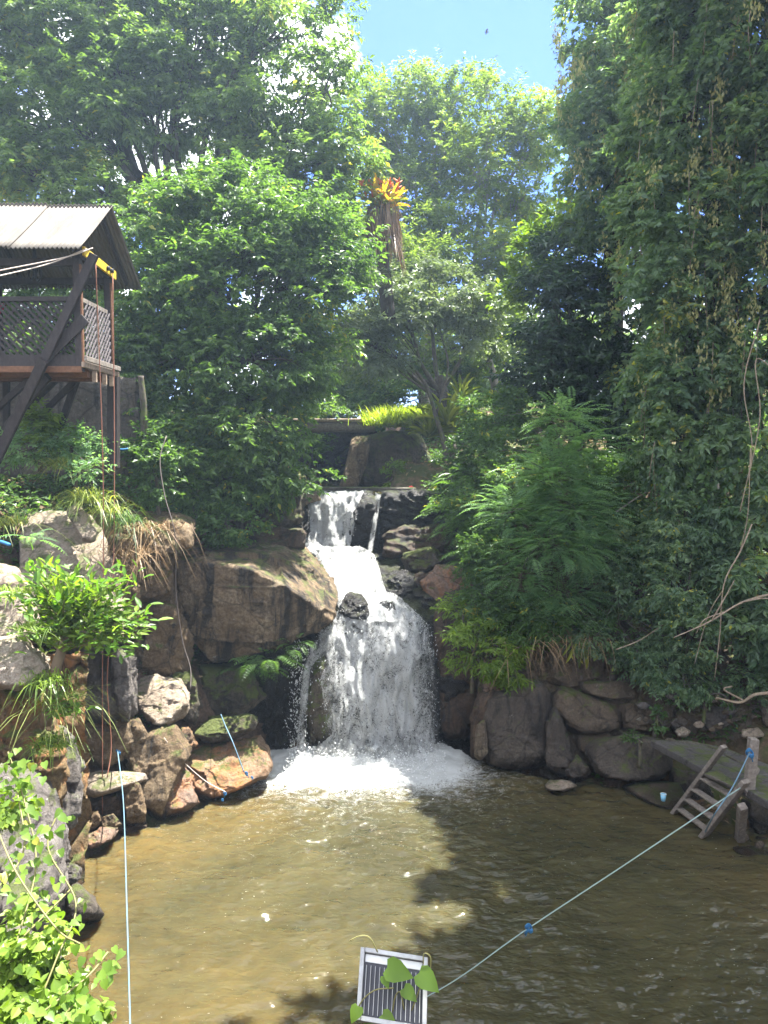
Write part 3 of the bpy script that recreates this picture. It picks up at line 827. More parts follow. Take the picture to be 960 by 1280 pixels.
def pool():
    xs = np.arange(-5.2, 7.6, .035); ys = np.arange(1.4, 14.9, .035)
    X, Y = np.meshgrid(xs, ys); x, y = X.ravel(), Y.ravel()
    P2 = np.stack([x, y], -1)
    d = seg_dist(P2, FALL_A, FALL_B)
    e = np.exp(-d / 2.4)
    P = np.stack([x, y * 1.25, x * 0], -1)
    wv = fbm(P * 1.3 + fbm(P * .8, 2, 8)[:, None] * .8, 3, 41) * .05 + (.5 - np.abs(fbm(P * 3.2 + 3, 3, 47))) * .035
    wv += fbm(P * 6, 2, 51) * .012
    z = wv * (.62 + 1.8 * e)
    z += .13 * np.exp(-(d / .45) ** 2) + np.exp(-d / .8) * fbm(P * 5, 4, 61) * .12
    s = -shore_dist(x, y)
    sha = np.clip(1 - s / 1.6, 0, 1) * np.where(x < 1.5, 1, .45)
    # the sand bar along the left and near side
    sha = np.maximum(sha, .8 * np.exp(-((x + 1.6) ** 2 / 2.2 + (y - 6.2) ** 2 / 5)))
    # flow drags the froth towards the viewer
    dd = np.where(y < 13.4, np.hypot(np.maximum(np.abs(x + .35) - 1.1, 0) * .95, (13.4 - y) * .9), d)
    foam = np.exp(-(dd / .55) ** 2) * .50 + .52 * np.exp(-dd / .48) + .16 * np.exp(-dd / 2.6)
    ny, nx = X.shape
    idx = np.arange(nx * ny).reshape(ny, nx)
    F = np.stack([idx[:-1, :-1], idx[:-1, 1:], idx[1:, 1:], idx[1:, :-1]], -1).reshape(-1, 4)
    keep = (-s)[F].min(1) < .35
    F = F[keep]
    used, inv = np.unique(F, return_inverse=True)
    V = np.stack([x, y, z], -1)[used]
    me = npmesh('pool_water', V, inv.reshape(-1, 4), M['pool'], True, {'foam': ('POINT', foam[used]), 'shallow': ('POINT', sha[used])})
    tag(link('pool_water', me), kind='structure')
pool()

def upper_stream():
    ys = np.linspace(17.28, 27, 60); us = np.linspace(-1, 1, 34)
    V = []
    lipz = at(420, 617, 17.3).z
    for y in ys:
        for u in us:
            hw = np.interp(y, [17.2, 18, 20, 27], [1.25, 1.5, 1.5, 1.8])
            x = stream(y) * min(1, (y - 16) / 3) + (-.55) * max(0, 1 - (y - 16) / 3) + u * hw
            V.append((x, y, lipz + (0.02 if y > 17.5 else 0)))
    V = np.array(V)
    V[:, 2] += fbm(V * np.array([3, 2, 1]), 3, 77) * .02
    nx = len(us); ny = len(ys)
    idx = np.arange(nx * ny).reshape(ny, nx)
    F = np.stack([idx[:-1, :-1], idx[:-1, 1:], idx[1:, 1:], idx[1:, :-1]], -1).reshape(-1, 4)
    z0 = np.zeros(len(V))
    tag(link('stream_water', npmesh('stream_water', V, F, M['pool'], True, {'foam': ('POINT', z0), 'shallow': ('POINT', z0)})), kind='structure')
upper_stream()

def white_water(name, lo, hi, fine=1.0, base=(.74, .75, .73)):
    """torn white water: opaque froth with holes; u runs across, v down the flow"""
    t = NT(name)
    uv = t.n('ShaderNodeAttribute', attribute_name='den').outputs['Fac']
    fl = t.n('ShaderNodeCombineXYZ')
    t.l(t.n('ShaderNodeAttribute', attribute_name='fu').outputs['Fac'], fl.inputs[0])
    t.l(t.n('ShaderNodeAttribute', attribute_name='fv').outputs['Fac'], fl.inputs[1])
    t.l(t.n('ShaderNodeAttribute', attribute_name='fw').outputs['Fac'], fl.inputs[2])
    mp = t.n('ShaderNodeMapping'); mp.inputs['Scale'].default_value = (1, .45, 1); t.l(fl.outputs[0], mp.inputs['Vector'])
    a = t.noise(mp.outputs[0], 3.4 * fine, 8, .72, 1.2)
    mp2 = t.n('ShaderNodeMapping'); mp2.inputs['Scale'].default_value = (1, .85, 1); t.l(fl.outputs[0], mp2.inputs['Vector'])
    b = t.noise(mp2.outputs[0], 15 * fine, 6, .75, 1.8)
    b2 = t.math('SUBTRACT', .5, t.math('MULTIPLY', t.math('ABSOLUTE', t.math('SUBTRACT', b, .5)), 4.0))
    s = t.math('ADD', t.math('ADD', t.math('MULTIPLY', a, 1.1), t.math('MULTIPLY', b2, .42)), uv)
    al = t.ramp(t.math('SUBTRACT', s, .75), [(lo, 0.0), (hi, 1.0)])
    col = t.mix(t.ramp(t.math('ADD', t.math('MULTIPLY', b2, .55), a), [(.46, .0), (.60, 1.0)]), (.15, .145, .125), base)
    df = t.bsdf(col, .35, .5, t.bump(t.math('ADD', b, a), 1.0, .09))
    tr = t.n('ShaderNodeBsdfTranslucent', i_Color=(.6, .61, .59, 1))
    m1 = t.n('ShaderNodeMixShader'); m1.inputs[0].default_value = .35
    t.l(df.outputs[0], m1.inputs[1]); t.l(tr.outputs[0], m1.inputs[2])
    tp = t.n('ShaderNodeBsdfTransparent')
    m2 = t.n('ShaderNodeMixShader'); t.l(al, m2.inputs[0]); t.l(tp.outputs[0], m2.inputs[1]); t.l(m1.outputs[0], m2.inputs[2])
    return t.done(m2.outputs[0])
M['ww_base'] = white_water('falling_water', .05, .42)
M['ww_net'] = white_water('torn_falling_water', .36, .5, 1.0)
def drop_mat():
    t = NT('white_spray')
    df = t.bsdf((.75, .76, .75), .3, .5)
    tr = t.n('ShaderNodeBsdfTranslucent', i_Color=(.9, .9, .9, 1))
    m1 = t.n('ShaderNodeMixShader'); m1.inputs[0].default_value = .4
    t.l(df.outputs[0], m1.inputs[1]); t.l(tr.outputs[0], m1.inputs[2])
    return t.done(m1.outputs[0])
M['drop'] = drop_mat()

fall = empty('waterfall', at(450, 940, 13.8)); fall['kind'] = 'structure'
fall['label'] = 'white waterfall dropping over dark rocks in three steps into the pool'

def water_sheet(name, rows, layers, dens=0.0, nu=60, seed=0, edge=.25, bul=.12, thin=0.0):
    """rows: (py, left px, right px, distance)"""
    rows = np.array(rows, float)
    k = np.concatenate([[0], np.cumsum(np.hypot(np.diff(rows[:, 0]), np.diff(rows[:, 3]) * 40))]); k /= k[-1]
    nv = int(nu * 1.8)
    tt = np.linspace(0, 1, nv)
    R_ = [np.interp(tt, k, rows[:, i]) for i in range(4)]
    for li, (off, mat, dd) in enumerate(layers):
        V = []; fu = []; fv = []; den = []
        us = np.linspace(0, 1, nu)
        ln = 0; prevp = None
        for j in range(nv):
            py, l, r, Y = (q[j] for q in R_)
            pm = at((l + r) / 2, py, Y)
            if prevp is not None: ln += (pm - prevp).length
            prevp = pm
            a = at(l, py, Y - off); b = at(r, py, Y - off)
            for u in us:
                e = min(u, 1 - u) * 2
                p = a.lerp(b, u)
                bulge = bul * math.sqrt(max(0, 1 - (2 * u - 1) ** 2))
                V.append((p.x, p.y - bulge, p.z)); fu.append(p.x); fv.append(ln)
                den.append(dd + dens + edge * (min(e * 2.2, 1) - 1) - thin * tt[j])
        V = np.array(V); fu = np.array(fu); fv = np.array(fv)
        Q = np.stack([fu * 2.2, fv * .8, np.full(len(fu), seed * 3.3 + li)], -1)
        V[:, 1] += fbm(Q, 4, 88 + seed) * .24 + fbm(Q * np.array([4, 2.6, 1]), 3, 90 + seed) * .12
        V[:, 2] += fbm(Q * 4, 3, 95 + seed) * .05
        idx = np.arange(nu * nv).reshape(nv, nu)
        F = np.stack([idx[:-1, :-1], idx[1:, :-1], idx[1:, 1:], idx[:-1, 1:]], -1).reshape(-1, 4)
        me = npmesh(name, V, F, M[mat], True, {'den': ('POINT', np.array(den)), 'fu': ('POINT', fu), 'fv': ('POINT', fv), 'fw': ('POINT', np.full(len(fu), seed * 7.7 + li * 2.9))})
        link(name, me, fall)

UP = [(614, 398, 458, 17.5), (618, 396, 460, 17.3), (630, 384, 452, 17.15), (650, 376, 446, 17.0), (672, 374, 440, 16.9), (690, 376, 436, 16.7)]
MID = [(682, 376, 452, 16.75), (694, 392, 468, 16.4), (710, 402, 474, 16.1), (724, 408, 478, 15.6), (738, 416, 482, 15.2), (748, 420, 500, 14.9), (762, 424, 516, 14.6), (776, 412, 532, 14.4)]
MAIN = [(744, 424, 492, 14.85), (760, 430, 510, 14.6), (772, 424, 526, 14.42), (784, 404, 536, 14.3), (796, 398, 541, 14.18), (815, 398, 543, 14.08), (850, 402, 545, 13.98), (890, 406, 547, 13.9), (944, 408, 549, 13.82)]
water_sheet('upper_fall', UP, [(.08, 'ww_base', .62), (.15, 'ww_net', .30)], seed=1, nu=50)
water_sheet('middle_cascade', MID, [(.06, 'ww_base', .58), (.13, 'ww_net', .30)], seed=2, nu=60)
water_sheet('main_fall', MAIN, [(.06, 'ww_base', .52), (.14, 'ww_net', .33), (.22, 'ww_net', .30)], seed=3, nu=110, edge=.3, bul=.05, thin=.12)
water_sheet('side_fall', [(786, 398, 428, 14.25), (800, 390, 420, 14.15), (830, 380, 392, 14.0), (870, 375, 386, 13.9), (942, 368, 382, 13.8)], [(0, 'ww_base', .32), (.04, 'ww_net', .3)], seed=4, nu=16, bul=.04)
water_sheet('side_fall', [(800, 404, 416, 14.1), (850, 390, 397, 13.95), (942, 388, 396, 13.85)], [(0, 'ww_net', .22)], seed=5, nu=10, bul=.02)
water_sheet('trickle', [(616, 469, 477, 17.2), (650, 466, 472, 16.9), (690, 458, 466, 16.6)], [(0, 'ww_base', .35)], seed=6, nu=10, bul=.02)
water_sheet('trickle', [(770, 540, 545, 14.2), (850, 544, 548, 13.95), (940, 546, 550, 13.85)], [(0, 'ww_net', .3)], seed=7, nu=8, bul=.02)

# spray: thousands of drops and torn threads
def drops(name, P, S, stretch, parent, seed=0):
    """each drop a stretched octahedron"""
    r = np.random.default_rng(seed); n = len(P)
    base = np.array([(0, 0, 1), (1, 0, 0), (0, 1, 0), (-1, 0, 0), (0, -1, 0), (0, 0, -1)], float)
    F0 = np.array([(0, 1, 2), (0, 2, 3), (0, 3, 4), (0, 4, 1), (5, 2, 1), (5, 3, 2), (5, 4, 3), (5, 1, 4)])
    V = base[None] * S[:, None, None] * (1 + .5 * r.standard_normal((n, 6, 1)) * .5)
    V = V * np.stack([np.ones(n), np.ones(n), stretch], -1)[:, None, :]
    tilt = r.normal(0, .35, (n, 2))
    V[:, :, 0] += V[:, :, 2] * tilt[:, :1]
    V = (V + P[:, None, :]).reshape(-1, 3)
    F = (F0[None] + 6 * np.arange(n)[:, None, None]).reshape(-1, 3)
    o = link(name, npmesh(name, V, F, M['drop'], True), parent)
    tag(o, kind='stuff')
def spray():
    r = np.random.default_rng(5)
    rows = np.array(MAIN, float)
    P = []; S = []; T = []
    for n, RW, jit, smin, smax in ((2200, MAIN, .10, .003, .008), (500, UP, .06, .003, .008), (700, MID, .08, .003, .009)):
        RW = np.array(RW, float)
        u = r.random(n); v = r.random(n) ** .8
        if RW is not None:
            k = v * (len(RW) - 1)
        py = np.interp(k, range(len(RW)), RW[:, 0]); l = np.interp(k, range(len(RW)), RW[:, 1]); rr_ = np.interp(k, range(len(RW)), RW[:, 2]); Y = np.interp(k, range(len(RW)), RW[:, 3])
        u = -.03 + 1.06 * u
        for i in range(n):
            p = at(l[i] + (rr_[i] - l[i]) * u[i], py[i], Y[i] - .16 - abs(r.normal(0, jit)))
            P.append(tuple(p))
        S.append(smin + (smax - smin) * r.random(n) ** 3); T.append(1 + 3.0 * r.random(n) ** 2)
    n = 700
    for i in range(n):
        v = r.random(); px = 376 - 6 * v + r.normal(0, 7); py = 800 + 140 * v
        P.append(tuple(at(px, py, 13.85 + r.normal(0, .06))))
    S.append(.004 + .009 * r.random(n) ** 3); T.append(1 + 2 * r.random(n))
    # splash at the foot
    n = 3500
    x = r.uniform(-1.75, 1.1, n); y = 13.7 - np.abs(r.normal(0, .45, n)); z = np.abs(r.normal(0, .16, n)) * np.exp(-(13.7 - y) * .9)
    P = np.array(P); P = np.vstack([P, np.stack([x, y, z + .03], -1)])
    S.append(.004 + .014 * r.random(n) ** 3); T.append(np.ones(n))
    drops('spray', P, np.concatenate(S), np.concatenate(T), fall, 3)
spray()
def foam_mound():
    xs = np.linspace(-1.95, 1.35, 200); ys = np.linspace(12.75, 13.95, 90)
    X, Y = np.meshgrid(xs, ys); x, y = X.ravel(), Y.ravel()
    P = np.stack([x, y, x * 0], -1)
    e = np.exp(-(np.maximum(np.abs(x + .3) - .8, 0) / .3) ** 2 - ((y - 13.66) / .28) ** 2)
    z = e * (.20 + .26 * fbm(P * 3.2, 5, 7, .6) + .16 * fbm(P * 10, 4, 9, .65)) - .05 + e * .1
    ny, nx = X.shape
    idx = np.arange(nx * ny).reshape(ny, nx)
    F = np.stack([idx[:-1, :-1], idx[:-1, 1:], idx[1:, 1:], idx[1:, :-1]], -1).reshape(-1, 4)
    me = npmesh('foam', np.stack([x, y, z], -1), F, M['foam'], True, {'den': ('POINT', e * .66 - .14), 'fu': ('POINT', x), 'fv': ('POINT', y * 2.2), 'fw': ('POINT', z * 0)})
    tag(link('foam', me, fall), kind='stuff')
M['foam'] = white_water('foam', .15, .55, 1.2, (.58, .59, .57))
foam_mound()

# ------------------------------------------------------------------ foliage
def unit(A): return A / (np.linalg.norm(A, axis=-1, keepdims=True) + 1e-9)

def leaf_mesh(P, D, U, Ln, W, fold=.25, droop=.15, rich=False):
    """P base, D direction, U upward normal, Ln length, W width -> V, F (triangles)"""
    D = unit(D); S = unit(np.cross(D, U)); Nn = np.cross(S, D)
    n = len(P); Ln = Ln[:, None]; W = W[:, None]
    if not rich:
        b = P; t = P + D * Ln - Nn * Ln * droop
        m = P + D * Ln * .45 + Nn * W * fold * .5
        l = m + S * W * .5; r = m - S * W * .5
        V = np.stack([b, r, t, l], 1).reshape(-1, 3)
        F = np.array([(0, 1, 2), (0, 2, 3)])[None] + 4 * np.arange(n)[:, None, None]
    else:
        c1 = P + D * Ln * .3; c2 = P + D * Ln * .68 - Nn * Ln * droop * .4; t = P + D * Ln - Nn * Ln * droop
        u = Nn * W * fold * .5
        V = np.stack([P, c1 + S * W * .5 + u, c2 + S * W * .4 + u, t, c2 - S * W * .4 + u, c1 - S * W * .5 + u], 1).reshape(-1, 3)
        F = np.array([(0, 3, 1), (1, 3, 2), (0, 5, 3), (5, 4, 3)])[None] + 6 * np.arange(n)[:, None, None]
    return V, F.reshape(-1, 3)

def fol(name, parts, mat, parent, rnd, kind='stuff'):
    """one mesh out of leaf sets; rnd per leaf"""
    V, F, A, n = [], [], [], 0
    for (v, f), q in zip(parts, rnd):
        V.append(v); F.append(f + n); n += len(v)
        A.append(np.repeat(q, len(f) // len(q)))
    o = link(name, npmesh(name, np.vstack(V), np.vstack(F), M[mat], False, {'rnd': ('FACE', np.concatenate(A))}), parent)
    if kind: o['kind'] = kind
    return o

def lobes_px(lst, Ysc=1.0):
    """(px, py, radius px x, radius px y, distance[, depth radius m]) -> centre, radii"""
    out = []
    for l in lst:
        if l[0] == 'w':
            out.append((np.array(l[1:4], float), np.array(l[4:7], float))); continue
        px, py, rx, ry, Y = l[:5]
        c = at(px, py, Y)
        out.append((np.array(c), np.array([rx * Y / FOC, (l[5] if len(l) > 5 else .8 * max(rx, ry) * Y / FOC), ry * Y / FOC])))
    return out

def crown(lobes, nleaf, Ls, Wr, seed, clump=.45, kper=14, flat=.5, droop=.35, fill=.45, up=.25, twig=.34, rich=False, sun=.15):
    """leaves on twigs, twigs in pads, pads through the lobes"""
    r = np.random.default_rng(seed)
    area = np.array([l[1][0] * l[1][2] + l[1][1] * l[1][2] for l in lobes]); pr = area / area.sum()
    ntw = max(4, nleaf // kper); ncl = max(3, ntw // 22)
    li = r.choice(len(lobes), ncl, p=pr)
    C = np.array([l[0] for l in lobes])[li]; Rr = np.array([l[1] for l in lobes])[li]
    d = unit(r.normal(size=(ncl, 3)))
    rad = fill + (1.02 - fill) * r.random((ncl, 1)) ** .55
    CC = C + d * Rr * rad
    crnd = r.normal(0, .14, ncl)
    ci = r.integers(0, ncl, ntw)
    csz = clump * r.uniform(.6, 1.35, ncl)
    dd = unit(r.normal(size=(ntw, 3))) * r.random((ntw, 1)) ** .4
    dd[:, 2] *= flat
    TP = CC[ci] + dd * csz[ci][:, None]
    out = unit(dd + d[ci] * .55)
    TD = unit(out + np.array([0, 0, up]) + r.normal(0, .35, (ntw, 3)) - np.array([0, 0, droop]))
    TL = twig * r.uniform(.6, 1.3, ntw)
    k = np.arange(kper)
    s = (k + .6) / kper
    side = unit(np.cross(TD, np.array([0, 0, 1.0]) + r.normal(0, .25, (ntw, 3))))
    P = TP[:, None] + TD[:, None] * (TL[:, None] * s[None])[..., None]
    sg = np.where(k % 2 == 0, 1, -1)
    D = TD[:, None] * .55 + side[:, None] * sg[None, :, None] * .8 + r.normal(0, .28, (ntw, kper, 3))
    D[..., 2] -= droop * .6
    U = np.broadcast_to(np.array([0, -.15, 1.0]), D.shape) + r.normal(0, .6, D.shape)
    n = ntw * kper
    Ln = Ls * r.uniform(.5, 1.4, n)
    rnd = np.clip(.5 + np.repeat(crnd[ci], kper) + r.normal(0, .18, n), 0, 1)
    return leaf_mesh(P.reshape(-1, 3), D.reshape(-1, 3), U.reshape(-1, 3), Ln, Ln * Wr * r.uniform(.8, 1.2, n), rich=rich), rnd, CC

def limbs(parent, base, fork, lobes, CC, r0, mat, seed=0, name='branch', twigs=3, fr=.35, sub=26):
    """trunk from base to fork, a limb to each lobe, thinner ones to the leaf pads"""
    rr = random.Random(seed)
    base, fork = Vector(base), Vector(fork)
    mb = MB()
    j = lambda s: Vector((rr.uniform(-s, s), rr.uniform(-s, s), rr.uniform(-s, s)))
    H = (fork - base).length
    pts = [base - Vector((0, 0, .4)), base, base.lerp(fork, .35) + j(H * .03), base.lerp(fork, .7) + j(H * .03), fork]
    cv = curve(pts, 24)
    mb.tube(cv, np.linspace(r0 * 1.25, r0 * .72, len(cv)), 10, seed, .35)
    mb.build('trunk', M[mat], parent, True)
    CC = np.asarray(CC)
    CCl = [[] for _ in lobes]
    for c in CC:
        i = int(np.argmin([np.linalg.norm((c - l[0]) / l[1]) for l in lobes]))
        CCl[i].append(c)
    for i, (c, rad) in enumerate(lobes):
        mb = MB(); c = Vector(c)
        st = base.lerp(fork, rr.uniform(.55, 1.0))
        D = (c - st).length
        mid = st.lerp(c, .5) + j(D * .12) + Vector((0, 0, D * .06))
        cv = curve([st, st.lerp(mid, .5) + j(D * .04), mid, mid.lerp(c, .5) + j(D * .05), c], 20)
        rb = r0 * fr * rr.uniform(.8, 1.2)
        mb.tube(cv, np.linspace(rb, rb * .35, len(cv)), 6, seed + i, .2)
        rr.shuffle(CCl[i])
        for q in CCl[i][:sub]:
            s = cv[rr.randrange(len(cv) // 2, len(cv))]; q = Vector(q)
            d2 = (q - s).length
            c2 = curve([s, s.lerp(q, .5) + j(d2 * .1) + Vector((0, 0, d2 * .08)), q], 8)
            mb.tube(c2, np.linspace(rb * .3, .008, len(c2)), 4)
            for _ in range(twigs):
                e = q + j(.35); mb.tube([q.lerp(s, .15), q.lerp(e, .5) + j(.05), e], [.008, .006, .003], 3)
        mb.build(name, M[mat], parent, True)

M['bark'] = wood_mat('grey_bark', (.05, .042, .035), (.15, .125, .10), axis=(6, 6, 1.5), moss=.5)
M['bark_dark'] = wood_mat('dark_bark', (.025, .02, .016), (.075, .06, .048), axis=(6, 6, 1.5), moss=.4)
M['bark_pale'] = wood_mat('pale_bark', (.17, .15, .12), (.33, .29, .24), axis=(6, 6, 1.2), moss=.2)
M['dry_stem'] = wood_mat('dry_stem', (.20, .15, .10), (.36, .29, .21), axis=(6, 6, 1.2))
M['lf_a'] = leaf_mat('glossy_green_leaf', (.05, .09, .024), (.11, .175, .052), (.20, .27, .095), .54, yellow=.012, spec=.5)
M['lf_b'] = leaf_mat('deep_green_leaf', (.032, .07, .016), (.08, .145, .034), (.15, .24, .06), .52, yellow=.01, spec=.55)
M['lf_c'] = leaf_mat('pale_grey_green_leaf', (.07, .10, .055), (.12, .16, .09), (.19, .23, .14), .34, spec=.6)
M['lf_d'] = leaf_mat('light_green_leaf', (.075, .115, .028), (.14, .20, .05), (.22, .29, .08), .5, yellow=.03)
M['lf_e'] = leaf_mat('dark_glossy_leaf', (.010, .028, .010), (.022, .055, .018), (.05, .10, .03), .28, spec=.6)
M['lf_f'] = leaf_mat('vine_leaf', (.060, .11, .06), (.12, .185, .10), (.21, .28, .15), .55, yellow=.05, spec=.45)
M['lf_g'] = leaf_mat('feathery_leaf', (.065, .13, .06), (.125, .22, .105), (.20, .31, .16), .52)
M['lf_h'] = leaf_mat('yellow_green_leaf', (.055, .10, .012), (.12, .19, .022), (.21, .29, .04), .42)
M['lf_sun'] = leaf_mat('sunny_grass', (.14, .19, .02), (.24, .30, .035), (.36, .42, .06), .5)
M['lf_i'] = leaf_mat('understorey_leaf', (.035, .07, .02), (.075, .14, .038), (.13, .22, .06), .45, yellow=.015)
M['grass'] = leaf_mat('grass_blade', (.09, .13, .025), (.17, .22, .05), (.34, .36, .12), .42, yellow=.08)
M['straw'] = leaf_mat('dry_leaf', (.10, .06, .03), (.22, .14, .07), (.36, .26, .14), .2, tcol=(1.3, 1.1, .8))
M['pod'] = leaf_mat('pale_seed_pod', (.20, .21, .09), (.34, .34, .15), (.46, .44, .20), .45, tcol=(1.5, 1.5, .8))
M['lf_near'] = leaf_mat('bright_vine_leaf', (.085, .155, .02), (.13, .225, .028), (.20, .30, .045), .5, yellow=.06, hue_by='obj')
M['lf_near2'] = leaf_mat('bright_shrub_leaf', (.06, .13, .02), (.11, .22, .03), (.20, .34, .05), .45, hue_by='obj')

def tree(name, label, lobes, nleaf, Ls, Wr, mat, base, fork, r0, bark, seed, group=None, cat='tree', extra=None, **kw):
    L_ = lobes_px(lobes)
    e = empty(name, base, label, cat, group)
    lf, rnd, CC = crown(L_, nleaf, Ls, Wr, seed, **{k: v for k, v in kw.items() if k not in ('twigs', 'fr', 'sub')})
    fol('crown', [lf], mat, e, [rnd])
    limbs(e, base, fork, L_, CC, r0, bark, seed, **{k: v for k, v in kw.items() if k in ('twigs', 'fr', 'sub')})
    return e, L_

# far upper left tree
tree('broadleaf_tree', 'huge glossy leaved tree filling the upper left above the hut roof',
     [(30, 40, 110, 80, 19.5), (140, 10, 100, 80, 20), (250, 50, 95, 75, 20), (345, 40, 75, 60, 19.5), (408, 112, 42, 48, 19), (330, 130, 80, 50, 19.5), (415, 195, 60, 45, 19),
      (60, 150, 85, 60, 19), (150, 130, 75, 45, 19), (40, 215, 80, 45, 18.5), (110, 225, 50, 30, 18.5), (355, 215, 75, 38, 19), (130, 275, 60, 40, 18.3), (340, 240, 60, 34, 18.5), (440, 262, 28, 30, 18.6), (200, 235, 50, 30, 18.5), (290, 120, 60, 55, 19.5), (200, 90, 70, 50, 19.5), (100, 80, 70, 50, 19.5), (220, 160, 60, 36, 19.2), (-60, 120, 90, 120, 19), (-60, -60, 120, 90, 20), (120, -90, 120, 70, 20.5), (280, -50, 90, 50, 20.5)],
     165000, .150, .44, 'lf_a', (-4.4, 20, 5.0), at(240, 250, 19.8), .34, 'bark_dark', 11, clump=.62, flat=.42, droop=.42, fill=.1, twig=.40, fr=.38, sub=14)
tree('broadleaf_tree', 'dark leafy tree standing behind the hut railing at the left edge',
     [(20, 360, 60, 40, 16.5), (80, 350, 50, 40, 16.8), (30, 440, 60, 45, 16.3), (110, 430, 50, 50, 16.3), (140, 350, 36, 40, 16.6), (-50, 400, 60, 70, 16.5), (90, 500, 50, 30, 16.2), (150, 500, 36, 36, 15.8)],
     26000, .14, .45, 'lf_b', (-6.8, 16.8, 5.4), at(60, 440, 16.8), .18, 'bark_dark', 24, clump=.5, flat=.45, droop=.4, fill=.4, twig=.34, sub=8)
# dense mid left tree
tree('dense_tree', 'dense dark green tree between the hut and the upper fall',
     [(195, 285, 55, 40, 16), (270, 265, 75, 48, 16.2), (350, 285, 70, 45, 16), (412, 318, 36, 42, 16), (205, 360, 58, 50, 15.5), (290, 360, 80, 58, 15.4), (375, 365, 55, 52, 15.6), (225, 450, 70, 55, 15.3),
      (320, 450, 72, 55, 15.1), (378, 440, 30, 50, 15.8), (225, 540, 62, 45, 15.0), (318, 535, 62, 48, 14.9), (170, 450, 35, 60, 15.6), (260, 600, 45, 32, 14.6), (335, 588, 45, 28, 14.9)],
     115000, .118, .46, 'lf_b', (-3.6, 16.2, 5.0), at(280, 430, 16.1), .22, 'bark_dark', 12, clump=.50, flat=.45, droop=.45, fill=.5, twig=.32, sub=12)
# pale grey green tree over the bridge
tree('silvery_tree', 'pale grey green airy tree arching over the log bridge',
     [(455, 372, 55, 32, 19.5), (432, 415, 38, 32, 19), (500, 395, 50, 36, 19.5), (545, 370, 45, 36, 20), (480, 440, 40, 22, 19.5), (590, 395, 40, 32, 20)],
     22000, .12, .42, 'lf_c', at(562, 560, 20.5), at(548, 470, 20.3), .17, 'bark', 13, clump=.5, flat=.32, droop=.3, fill=.2, twig=.36, fr=.4, sub=14)
# thin light trees in the middle distance
tree('slender_tree', 'light green sparse tree behind the bromeliad topped stump',
     [(480, 150, 42, 45, 26), (520, 120, 42, 36, 26), (485, 205, 30, 40, 26), (545, 190, 50, 45, 26), (520, 270, 45, 45, 25.5), (570, 130, 40, 36, 26.5)],
     32000, .155, .40, 'lf_d', (1.6, 26, 5.6), at(535, 300, 26), .16, 'bark_pale', 14, clump=.6, flat=.6, droop=.3, fill=.1, twig=.42, twigs=4, sub=22)
tree('slender_tree', 'light green sparse tree with a pale leaning trunk in the centre under the blue sky',
     [(620, 140, 46, 36, 25), (662, 165, 40, 45, 25), (600, 215, 45, 50, 25), (655, 245, 40, 45, 25), (575, 300, 45, 45, 24.5), (630, 320, 45, 45, 24.5), (610, 380, 45, 36, 24)],
     36000, .15, .40, 'lf_d', (3.6, 24.5, 5.6), at(590, 330, 25), .15, 'bark_pale', 15, clump=.6, flat=.6, droop=.3, fill=.1, twig=.42, twigs=4, sub=22)
tree('slender_tree', 'thin yellowish green tree low behind the silvery tree',
     [(520, 330, 45, 40, 23.5), (560, 420, 45, 40, 23.5), (640, 420, 40, 40, 23.5), (470, 310, 30, 36, 23.5), (455, 440, 50, 40, 24)],
     22000, .15, .40, 'lf_d', (2.6, 23.5, 5.4), at(570, 430, 23.5), .12, 'bark', 16, clump=.55, flat=.6, droop=.3, fill=.1, twig=.42, twigs=4, sub=20)
tree('background_tree', 'dense mid green tree far behind the silvery tree in the centre',
     [(450, 330, 50, 50, 30), (520, 370, 60, 50, 30), (590, 400, 60, 50, 30), (660, 400, 50, 60, 30), (470, 450, 70, 50, 30), (560, 480, 60, 40, 30), (650, 490, 60, 40, 30), (400, 470, 50, 50, 29), (700, 440, 36, 40, 30)],
     26000, .24, .46, 'lf_a', (1.5, 30, 6), at(530, 430, 30), .2, 'bark', 27, clump=.7, flat=.5, droop=.3, fill=.3, twig=.5, sub=6)
# dark glossy tree
tree('glossy_tree', 'very dark glossy tree with lime green top left of the vine covered trees',
     [(712, 345, 38, 40, 17.5), (690, 400, 40, 45, 17.3), (745, 410, 50, 50, 17.5), (700, 460, 42, 42, 17.2), (750, 480, 55, 50, 17.2), (790, 540, 60, 50, 17), (730, 540, 45, 40, 17.2)],
     26000, .15, .46, 'lf_e', (4.3, 17.4, 5.2), at(730, 430, 17.5), .18, 'bark_dark', 17, clump=.5, flat=.5, droop=.3, fill=.55, twig=.36, sub=10)
e = tree('lime_shrub', 'lime green leafy top rising above the dark glossy tree',
     [(700, 298, 30, 26, 18.2), (672, 320, 22, 26, 18.2), (728, 285, 16, 26, 18.2), (665, 370, 18, 26, 18.2)],
     4200, .17, .45, 'lf_h', (4.0, 18.4, 5.5), at(700, 330, 18.3), .10, 'bark', 18, clump=.4, droop=.1, fill=.2, cat='shrub', sub=8)[0]
